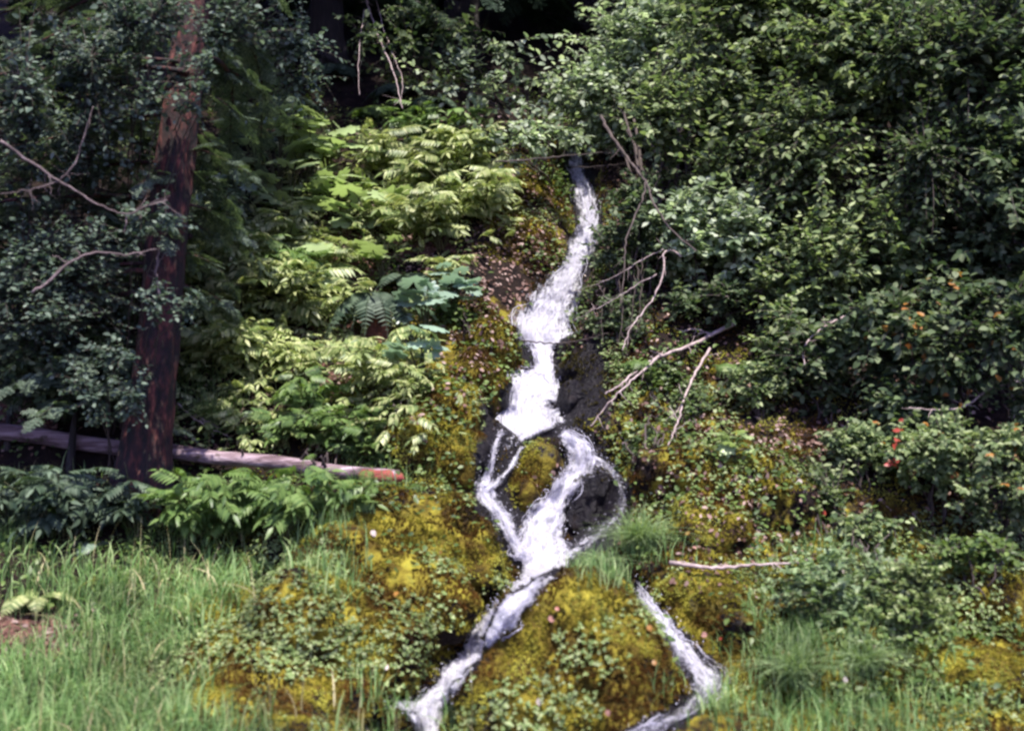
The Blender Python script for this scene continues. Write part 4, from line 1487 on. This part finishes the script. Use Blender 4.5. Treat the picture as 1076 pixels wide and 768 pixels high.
# --- broad leaved plants
for i, (lab, px, h, sp, n, ls, mat) in enumerate([
        ('tall broad leaved plant with layered pale leaves by the red trunk side', (292, 216), 1.0, .38, 20, .18, M_BROAD), ('broad leaved plant with a flat row of pale leaves high on the slope', (322, 212), .72, .36, 20, .16, M_BROAD),
        ('broad leaved plant topping the layered row, in thin shade', (270, 196), .70, .34, 15, .16, M_BROAD), ('bright yellow-green broad leaved plant next to the feathery patch', (388, 252), .5, .32, 18, .155, M_BROAD),
        ('broad leaved plant stepping down toward the litter', (352, 236), .5, .3, 15, .15, M_BROAD), ('low broad leaved plant on the pale litter', (322, 268), .28, .22, 8, .11, M_BROAD),
        ('small broad leaved plant on bare soil below the bright one', (378, 278), .22, .18, 6, .10, M_BROAD), ('broad leaved plant in shade behind the red trunk', (236, 232), .45, .26, 12, .11, M_BLUE),
        ('blue-green broad leaved plant beside the sword fern', (448, 352), .46, .22, 14, .14, M_BLUE), ('blue-green broad leaved plant above the olive outcrop', (478, 334), .44, .2, 14, .135, M_BLUE),
        ('blue-green broad leaved plant lowest of its clump', (442, 392), .36, .20, 11, .12, M_BLUE), ('umbrella-leaved plant standing above the feathery patch, beside the drooping ferns', (346, 196), .72, .32, 14, .17, M_BROAD), ('umbrella-leaved plant at the heart of the layered row', (306, 236), .62, .3, 14, .16, M_BROAD),
        ('umbrella-leaved plant rising from the yellow feathery plants near the stump', (330, 318), .52, .26, 10, .14, M_BROAD), ('umbrella-leaved pale plant just above the sword fern', (404, 296), .44, .2, 8, .13, M_BROAD),
        ('small broad leaved plant on the mossy bank beside the branch', (770, 482), .2, .14, 9, .07, M_BROAD),
        ('small broad leaved plant by the yellow leaves over the dark soil', (455, 322), .2, .14, 6, .1, M_BROAD), ('lone broad leaved plant on the slope between feathery plants', (285, 372), .30, .16, 5, .10, M_BROAD)]):
    broadleaf(lab, px, h, sp, n, mat, ls, 200 + 17 * i)

# --- wall of shrubs beside the fall
SHR = [
    ('sun-pale shrub crown leaning over the top of the waterfall', (690, 240), (660, 108), (58, 64), 12.7, 330, M_LEAF_SUN, .085),
    ('sun-pale shrub reaching up beside the black gap', (720, 200), (694, 40), (72, 62), 13.2, 300, M_LEAF_SUN, .09),
    ('leafy shrub in the shrub wall, next to the pale crown at the fall top', (740, 262), (752, 130), (76, 84), 10.9, 330, M_LEAF, .09),
    ('leafy shrub at the top of the shrub wall beside the pale crown', (770, 230), (786, 28), (84, 64), 11.5, 280, M_LEAF, .095),
    ('leafy shrub in the middle of the shrub wall, above the dark hollow', (840, 285), (842, 180), (82, 84), 10.6, 340, M_LEAF, .09),
    ('leafy shrub at the top middle of the shrub wall', (872, 240), (885, 62), (86, 78), 11.2, 280, M_LEAF, .09),
    ('leafy shrub of the upper shrub wall under the slanting grey twigs', (960, 250), (978, 60), (80, 82), 10.8, 270, M_LEAF_SHADE, .09),
    ('shade-dark shrub filling the upper corner of the shrub wall', (1050, 250), (1062, 60), (70, 90), 10.4, 260, M_LEAF_SHADE, .09),
    ('shade-dark shrub in the middle of the shaded end of the wall', (1000, 320), (1010, 200), (74, 84), 10.0, 300, M_LEAF_SHADE, .09),
    ('shade-dark shrub at the shaded end of the wall, under the corner', (1075, 330), (1080, 220), (60, 90), 9.8, 240, M_LEAF_SHADE, .09),
    ('leafy shrub with sunlit tips in the lower middle of the wall', (905, 345), (915, 262), (70, 66), 10.1, 300, M_LEAF, .09),
    ('leafy shrub drooping over the dark hollow beside the arching twig', (752, 322), (752, 245), (64, 50), 10.3, 240, M_LEAF_SUN, .085),
    ('leafy shrub with bright leaves at the base of the wall', (838, 350), (842, 292), (56, 46), 10.0, 220, M_LEAF, .085),
    ('thin shrub veiling the steep bank beside the upper fall', (668, 330), (664, 252), (40, 58), 10.4, 110, M_LEAF_SHADE, .06),
    ('low shrub over the wet bank next to the middle fall', (664, 372), (654, 342), (40, 32), 9.9, 110, M_LEAF_SHADE, .055),
]
for i, (lab, b, c, rr_, dist, nt_, mat, sz) in enumerate(SHR):
    s = shrub('leafy_shrub', lab, 'shrub', b, c, (rr_[0] * 1.2, rr_[1] * 1.2), dist, int(nt_ * 1.9), (OVATE, OVATE, OVATE, TRI)[(i * 7) % 4], sz * (.76, .96, .84, 1.15)[(i * 7) % 4], mat, group='shrubs of the leafy wall', seed=i)
    if i == 0:
        dead_branch('', [[(632, 122), (640, 140), (655, 160), (668, 178), (678, 190), (688, 216), (700, 236), (714, 250), (732, 264)], [(678, 192), (676, 208), (668, 224), (658, 252), (655, 300), (652, 320)]], .017, .84, M_DARKTWIG, parent=s)
        dead_branch('', [[(520, 170), (560, 168), (600, 163), (640, 160), (662, 166)], [(600, 176), (640, 174), (662, 170)]], .009, .88, M_DARKTWIG, parent=s)
    if i == 11:
        dead_branch('', [[(716, 270), (704, 262), (697, 266), (698, 285), (690, 308), (676, 328), (662, 345), (654, 368)], [(697, 262), (680, 270), (664, 280), (640, 294), (615, 303), (603, 306)], [(690, 288), (668, 300), (650, 312), (620, 328), (600, 338)]], .010, .93, M_DEADWOOD, parent=s)
    if i == 13:
        for q_ in ([(640, 250), (636, 290), (632, 330), (634, 360)], [(652, 240), (650, 290), (655, 330), (650, 362)], [(664, 262), (668, 300), (662, 350)], [(630, 236), (624, 280), (620, 310)], [(676, 260), (672, 330), (668, 350)]):
            dead_branch('', [q_], .005, .955, M_DARKTWIG, parent=s, part='hanging_twig')
    if i == 6:
        dead_branch('', [[(1015, 14), (1035, 22), (1052, 32), (1066, 40)], [(1020, 6), (1048, 22), (1068, 30)], [(990, 20), (965, 24), (950, 30)]], .011, .86, M_DEADWOOD, parent=s)

shrub('leafy_shrub', 'loose pale shrub arching over the waterfall lip toward the feathery patch', 'shrub', (700, 165), (626, 112), (66, 56), 13.0, 320, OVATE, .09, M_LEAF_SUN, group='shrubs of the leafy wall', seed=44, stems=5, stem_k=.6)
SH2 = [
    ('dark bush below the wall, on the bank beside the thick branch end', (868, 440), (858, 385), (62, 56), 9.35, 200, M_LEAF_SHADE, .07, .0),
    ('bush speckled with a few orange leaves under the shaded wall', (935, 430), (930, 360), (60, 62), 9.2, 240, M_LEAF_SHADE, .075, .02),
    ('dense bush speckled with orange leaves at the shaded edge', (1010, 440), (1005, 352), (62, 72), 9.0, 260, M_LEAF_SHADE, .075, .025),
    ('bush at the very edge of the picture above the bare grey twig', (1078, 450), (1075, 370), (48, 70), 8.9, 200, M_LEAF_SHADE, .075, .02),
    ('light green bush with rounded leaves on the bank middle', (905, 510), (900, 474), (46, 34), 8.75, 150, M_LEAF, .06, .0),
    ('bush with mixed leaves below the bare grey twig', (985, 540), (985, 476), (58, 44), 8.5, 200, M_LEAF, .065, .02),
    ('bush with mixed leaves under the shaded edge bush', (1060, 560), (1052, 500), (52, 54), 8.4, 210, M_LEAF, .065, .02),
    ('dark small-leaved bush hiding the bank behind the round-leaved one', (955, 470), (950, 430), (52, 40), 9.0, 180, M_LEAF_SHADE, .07, .01),
    ('low spray of leaves on the bank by the short leaning stick', (800, 440), (795, 405), (44, 32), 9.2, 130, M_LEAF, .06, .0),
    ('small leafy bush on the bank under the thick leaning branch', (700, 430), (690, 404), (40, 24), 9.3, 110, M_COVER, .05, .0),
    ('small leafy bush beside the hollow at the branch root', (830, 400), (822, 352), (44, 42), 9.6, 150, M_LEAF, .065, .0),
    ('low leafy bush over the yellow moss, under the edge bush', (1020, 620), (1020, 580), (54, 26), 7.8, 100, M_COVER, .05, .0),
]
SH2 += [
    ('loose bush trailing down the bank between the two bare branches', (735, 452), (728, 428), (50, 30), 9.15, 130, M_LEAF, .05, .0),
    ('loose bush trailing over the dark crevice of the bank', (862, 560), (856, 520), (44, 44), 8.55, 150, M_LEAF, .055, .0),
    ('loose bush low on the bank above the far end of the thin stick', (905, 590), (912, 556), (44, 24), 8.2, 80, M_LEAF, .055, .01),
    ('small bush in the shaded hollow beneath the drooping shrub', (742, 338), (748, 318), (60, 30), 9.9, 130, M_LEAF_SHADE, .06, .0),
    ('small round bush hugging the bank beside the wet rock loop', (684, 486), (690, 462), (36, 26), 8.9, 100, M_LEAF, .045, .0),
]
for i, (lab, b, c, rr_, dist, nt_, mat, sz, orange) in enumerate(SH2):
    shrub('bush', lab, 'bush', b, c, rr_, dist, nt_, TRI if i in (4, 5, 6) else OVATE, sz, mat, group='bushes on the bank', seed=50 + i, lpt=8, extra=(orange, 'orange_leaves', M_ORANGE, 'scattered orange leaves') if orange else None)
shrub('clover_bush', 'low bluish clover-leaved bush spreading over the mossy bank corner', 'bush', (895, 665), (888, 624), (88, 52), 7.3, 520, CLOVER, .046, M_TUFT, M_STEM, lpt=7, depth=.7, seed=70)
shrub('clover_bush', 'low green clover-leaved patch beside the bluish one, facing the grass tufts', 'bush', (950, 680), (950, 636), (56, 46), 7.2, 260, CLOVER, .045, M_CLOVER, M_STEM, lpt=7, depth=.7, seed=71)

# --- shade-dark shrubs filling the wall behind the front row
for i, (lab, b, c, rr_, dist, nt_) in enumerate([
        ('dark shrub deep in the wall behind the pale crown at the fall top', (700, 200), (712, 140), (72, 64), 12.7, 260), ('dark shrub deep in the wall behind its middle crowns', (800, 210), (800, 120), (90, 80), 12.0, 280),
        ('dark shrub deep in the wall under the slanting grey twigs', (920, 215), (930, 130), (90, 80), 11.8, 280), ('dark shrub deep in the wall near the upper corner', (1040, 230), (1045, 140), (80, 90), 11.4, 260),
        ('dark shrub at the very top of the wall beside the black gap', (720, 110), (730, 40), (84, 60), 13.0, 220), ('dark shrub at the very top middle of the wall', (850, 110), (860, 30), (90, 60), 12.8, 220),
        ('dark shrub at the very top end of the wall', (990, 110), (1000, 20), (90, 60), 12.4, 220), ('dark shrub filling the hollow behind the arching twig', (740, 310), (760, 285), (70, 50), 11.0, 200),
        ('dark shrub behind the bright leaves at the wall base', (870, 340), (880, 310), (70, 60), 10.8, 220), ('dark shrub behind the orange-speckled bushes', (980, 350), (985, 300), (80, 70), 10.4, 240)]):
    shrub('leafy_shrub', lab, 'shrub', b, c, rr_, dist, nt_, OVATE, .09, M_LEAF_SHADE, group='shrubs of the leafy wall', seed=130 + i)

# --- small bushes on the left slope
for i, (lab, b, c, rr_, dist, nt_, mat, sz) in enumerate([
        ('small-leaved bush on the olive outcrop beside the fall', (492, 356), (482, 334), (30, 20), 9.85, 70, M_COVER, .045), ('small-leaved bush under the blue-green leaves', (424, 436), (416, 420), (28, 20), 9.2, 70, M_COVER, .045),
        ('dark leafy bush beyond the log, under the conifer limbs', (60, 440), (48, 392), (64, 52), 9.3, 200, M_LEAF_SHADE, .06), ('leafy bush right beside the shaded face of the red trunk', (118, 450), (112, 400), (40, 56), 9.1, 170, M_LEAF_SHADE, .06),
        ('leafy bush lit through the conifer limbs', (110, 330), (100, 285), (60, 44), 10.0, 200, M_LEAF, .065), ('leafy bush high in the conifer shade near the picture edge', (30, 300), (20, 262), (60, 52), 10.0, 200, M_LEAF_SHADE, .07),
        ('dim leafy bush in the shade behind the red trunk', (215, 260), (226, 232), (46, 36), 10.6, 150, M_LEAF, .06), ('bush with small leaves above the log end', (385, 470), (380, 448), (34, 22), 9.0, 90, M_LEAF, .05),
        ('dim shrub under the highest conifer limbs', (110, 200), (100, 150), (80, 54), 11.4, 220, M_LEAF_SHADE, .075), ('dim shrub behind the conifer at the top of the slope', (260, 100), (262, 62), (74, 50), 12.8, 200, M_LEAF_SHADE, .08)]):
    shrub('small_bush', lab, 'bush', b, c, rr_, dist, nt_, OVATE, sz, mat, group='small bushes across the slope', seed=80 + i, lpt=8)

# --- slender understory trees with loose leaves over the dark top
shrub('slender_tree', 'slender tree with loose bluish leaves across the black gap above the fall', 'tree', (560, 150), (520, 88), (96, 52), 12.2, 80, OVATE, .085, M_LEAF_SUN, group='slender trees at the slope top', seed=90, stems=9, lpt=7, depth=.6)
shrub('slender_tree', 'slender tree whose low leaves hang between the feathery patch and the fall top', 'tree', (575, 190), (556, 150), (66, 30), 11.4, 110, OVATE, .075, M_LEAF_SUN, group='slender trees at the slope top', seed=91, stems=7, lpt=7, depth=.6)
shrub('slender_tree', 'slender tree with sparse dark leaves by the hanging dead limb', 'tree', (450, 110), (440, 40), (84, 46), 13.0, 110, OVATE, .09, M_LEAF_SHADE, group='slender trees at the slope top', seed=92, stems=8, lpt=7, depth=.6)

for i, (lab, b, c, rr_, dist, nt_, sz) in enumerate([
        ('fine-leaved slender tree spreading hazy twigs beside the red trunk, up high', (36, 420), (66, 110), (100, 90), 8.9, 400, .05), ('fine-leaved slender tree filling the shade beyond the log tip', (20, 440), (66, 290), (84, 84), 8.7, 360, .048),
        ('fine-leaved slender tree crossing the top of the red trunk', (128, 380), (190, 20), (110, 46), 8.4, 260, .05), ('fine-leaved slender tree hanging over the shaded ferns uphill of the trunk', (250, 150), (282, 66), (80, 70), 10.6, 220, .056),
        ('thin fine-leaved sprays growing in front of the red trunk, half way up', (130, 470), (150, 232), (56, 30), 8.1, 60, .045), ('thin fine-leaved sprays veiling the upper trunk below the hidden top', (128, 420), (184, 92), (54, 40), 8.1, 70, .045), ('thin fine-leaved sprays over the trunk where its bare limb forks', (140, 480), (176, 320), (50, 30), 8.0, 46, .042), ('thin fine-leaved sprays beside the foot of the red trunk', (120, 505), (112, 400), (60, 50), 8.2, 120, .045)]):
    shrub('slender_tree', lab, 'tree', b, c, rr_, dist, nt_, OVATE, sz, M_HAZE, group='fine-leaved slender trees by the trunk', seed=160 + i, stems=4, lpt=8, depth=.6, twig_r=.003, stem_k=.42)

for i, (lab, px, n) in enumerate([('shaded fern under the dark conifers, just above the high broad leaves', (300, 112), 14), ('shaded fern on bare soil beneath the hanging dead limb tip', (420, 100), 12),
                                  ('shaded fern in the gap uphill of the waterfall lip', (560, 92), 12), ('shaded fern at the top of the slope beside the conifer trunk base', (330, 60), 12)]):
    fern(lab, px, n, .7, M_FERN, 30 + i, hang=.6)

# --- bare branches and sticks lying on the ground
dead_branch('thick pale bare branch leaning down the bank toward the fall', [[(772, 340), (748, 352), (722, 364), (690, 376), (668, 390), (650, 406), (636, 414)], [(690, 377), (668, 396), (648, 414), (632, 432), (620, 448)], [(748, 352), (732, 346), (716, 348)]], .020, [.985] * 7)
dead_branch('short bare stick leaning on the mossy bank', [[(746, 366), (738, 380), (728, 396), (718, 420), (712, 444), (702, 468)], [(718, 420), (712, 432), (704, 440)]], .013, .985)
dead_branch('long thin pale stick lying across the bank above the golden mound', [[(704, 591), (730, 595), (750, 597), (790, 593), (820, 592), (850, 588)]], .016, .985, name='stick', cat='stick')
dead_branch('curved bare twig in front of the dark bush', [[(902, 325), (886, 333), (868, 342), (852, 354), (843, 368), (845, 384)]], .011, .93)
dead_branch('bare grey twig poking out of the edge bushes', [[(1080, 398), (1060, 402), (1040, 408), (1022, 422), (1006, 430), (980, 431), (955, 428)], [(1040, 408), (1030, 416), (1018, 416)], [(1058, 402), (1068, 430), (1066, 440)]], .011, .90)
dead_branch('pair of thin twigs crossed above the log beside the trunk', [[(186, 424), (205, 440), (222, 450), (240, 458)], [(205, 436), (222, 446), (238, 452)]], .009, .985)
dead_branch('thin dark upright twig by the log end', [[(352, 490), (356, 468), (348, 448), (352, 432)], [(356, 468), (364, 456)]], .007, .97, M_DARKTWIG)
dead_branch('thin dark twig jammed across the fall at its ledge', [[(548, 358), (566, 360), (590, 361), (612, 357), (640, 350)]], .008, .965, M_DARKTWIG)
dead_branch('slim grey stem bent over the dark bush above the orange leaves', [[(975, 250), (958, 284), (944, 306), (938, 320), (946, 350)]], .009, .92)

# --- red sprig and single fallen leaves
def fallen_leaves():
    G = {'w': (M_DEADPALE, 'pale', 'pale fallen leaves'), 'p': (M_DEADPINK, 'pinkish', 'pinkish fallen leaves'), 'o': (M_ORANGE, 'orange', 'orange fallen leaves'), 'r': (M_RED, 'red', 'red fallen leaves')}
    L = [(387, 560, 'w', .055, 'dead leaf on the broad mossy mound'), (560, 737, 'w', .05, 'dead leaf low on the golden mound'), (573, 650, 'p', .05, 'dead leaf near the top of the golden mound'), (585, 640, 'r', .03, 'dead leaf near the crest of the golden mound'),
         (642, 745, 'p', .04, 'dead leaf at the foot of the golden mound'), (688, 700, 'o', .035, 'dead leaf beside the short lower stream'), (677, 660, 'o', .04, 'dead leaf at the upper end of the short lower stream'),
         (744, 668, 'p', .045, 'dead leaf on wet rock beside the short lower stream'), (758, 670, 'r', .03, 'tiny dead leaf beside the wet rock'), (420, 626, 'o', .045, 'dead leaf on the shoulder of the broad mossy mound'),
         (408, 700, 'w', .04, 'dead leaf among clover on the broad mossy mound'), (862, 542, 'r', .05, 'dead leaf over the dark crevice of the bank'), (907, 562, 'p', .05, 'dead leaf on the bank under the round-leaved bush'),
         (842, 508, 'w', .05, 'dead leaf on the bank over the crevice'), (728, 578, 'p', .04, 'dead leaf just above the thin stick'), (722, 562, 'o', .04, 'dead leaf on moss above the thin stick'), (756, 404, 'p', .035, 'dead leaf by the short bare stick'),
         (924, 550, 'p', .05, 'dead leaf beside the bank bush'), (612, 292, 'w', .03, 'speck of a leaf by the upper fall'), (566, 245, 'p', .035, 'dead leaf on the dark earth by the fall top'), (886, 602, 'w', .035, 'small leaf on the bluish clover bush'),
         (860, 640, 'p', .03, 'small leaf low on the bluish clover bush'), (884, 716, 'w', .04, 'dead leaf by the grass tufts'), (832, 676, 'o', .035, 'dead leaf between yellow moss and clover'), (916, 676, 'p', .04, 'dead leaf under the green clover patch'),
         (460, 578, 'o', .03, 'tiny dead leaf on the broad mound crest'), (240, 553, 'o', .03, 'tiny leaf under the narrow-leaflet plants'), (225, 562, 'o', .03, 'tiny leaf at the grass edge below the log'), (270, 670, 'w', .03, 'pale speck of a leaf by the rusty hummock')]
    for i, (u, v, c, s, where) in enumerate(L):
        mat, word, grp = G[c]
        p, n, t = ray(u, v)
        r = np.random.default_rng(300 + i)
        d = nrm(np.cross(n, r.standard_normal(3)))
        V, T = inst((OVATE[0] * np.array([1.5, 1, 1]), OVATE[1]), (p + n * .035)[None], frames(d[None], nrm(n + np.array([0, -.5, .4]) + .3 * r.standard_normal(3))[None]), np.array([s * .9]))
        o = ob('fallen_leaf', V, T, mat)
        recentre(o)
        tag(o, word + ' ' + where, 'leaf', grp)


fallen_leaves()


def red_sprig():
    b = gp(946, 488)
    root = thing('red_sprig', b, 'bright red leaf sprig standing out of the bank bushes', 'plant')
    pts = np.stack([atd(u, v, 8.2) for u, v in [(938, 486), (941, 470), (944, 455), (950, 440)]])
    Q = resample(np.concatenate([b[None], pts]), 14)
    ob('stem', *tubes(Q[None], np.full((1, 14), .004), 5), M_STEM, root)
    r = np.random.default_rng(5)
    P = Q[r.integers(6, 14, 13)] + r.normal(0, .012, (13, 3))
    ob('foliage', *inst(OVATE, P, frames(rdir(13) + np.array([0, -.3, .4]), rdir(13) * .4 + np.array([0, -1, .5])), r.uniform(.03, .06, 13)), M_RED, root)


red_sprig()

# ------------------------------------------------------------------ light
w = bpy.data.worlds.new('World'); scene.world = w; w.use_nodes = True
nt = w.node_tree; nt.nodes.clear()
sky = nt.nodes.new('ShaderNodeTexSky'); sky.sky_type = 'NISHITA'; sky.sun_disc = False
el = math.asin(SUN_DIR[2]); az = math.atan2(SUN_DIR[0], SUN_DIR[1])
sky.sun_elevation = el; sky.sun_rotation = az
bg = nt.nodes.new('ShaderNodeBackground'); bg.inputs[1].default_value = .10
wo = nt.nodes.new('ShaderNodeOutputWorld')
tint = nt.nodes.new('ShaderNodeMix'); tint.data_type = 'RGBA'; tint.blend_type = 'MULTIPLY'; tint.inputs[0].default_value = 1
tint.inputs[7].default_value = (1.0, .84, 1.32, 1)
nt.links.new(sky.outputs[0], tint.inputs[6]); nt.links.new(tint.outputs[2], bg.inputs[0]); nt.links.new(bg.outputs[0], wo.inputs[0])
sd_ = bpy.data.lights.new('sun', 'SUN'); sd_.energy = 4.4; sd_.angle = math.radians(.5); sd_.color = (1, .95, .86)
so = bpy.data.objects.new('sun', sd_); COL.objects.link(so)
so.location = SUN_DIR * 40
so.rotation_euler = Vector(SUN_DIR).to_track_quat('Z', 'Y').to_euler()

vs = scene.view_settings
vs.view_transform = 'Standard'; vs.look = 'None'; vs.exposure = 1.32; vs.gamma = 1
scene.render.engine = 'CYCLES'
cy = scene.cycles
cy.max_bounces = 6; cy.diffuse_bounces = 3; cy.glossy_bounces = 2; cy.transmission_bounces = 4; cy.transparent_max_bounces = 12
cy.use_denoising = True
cy.filter_width = 2.6
for o in ALL_ROOTS:
    del o['_base']
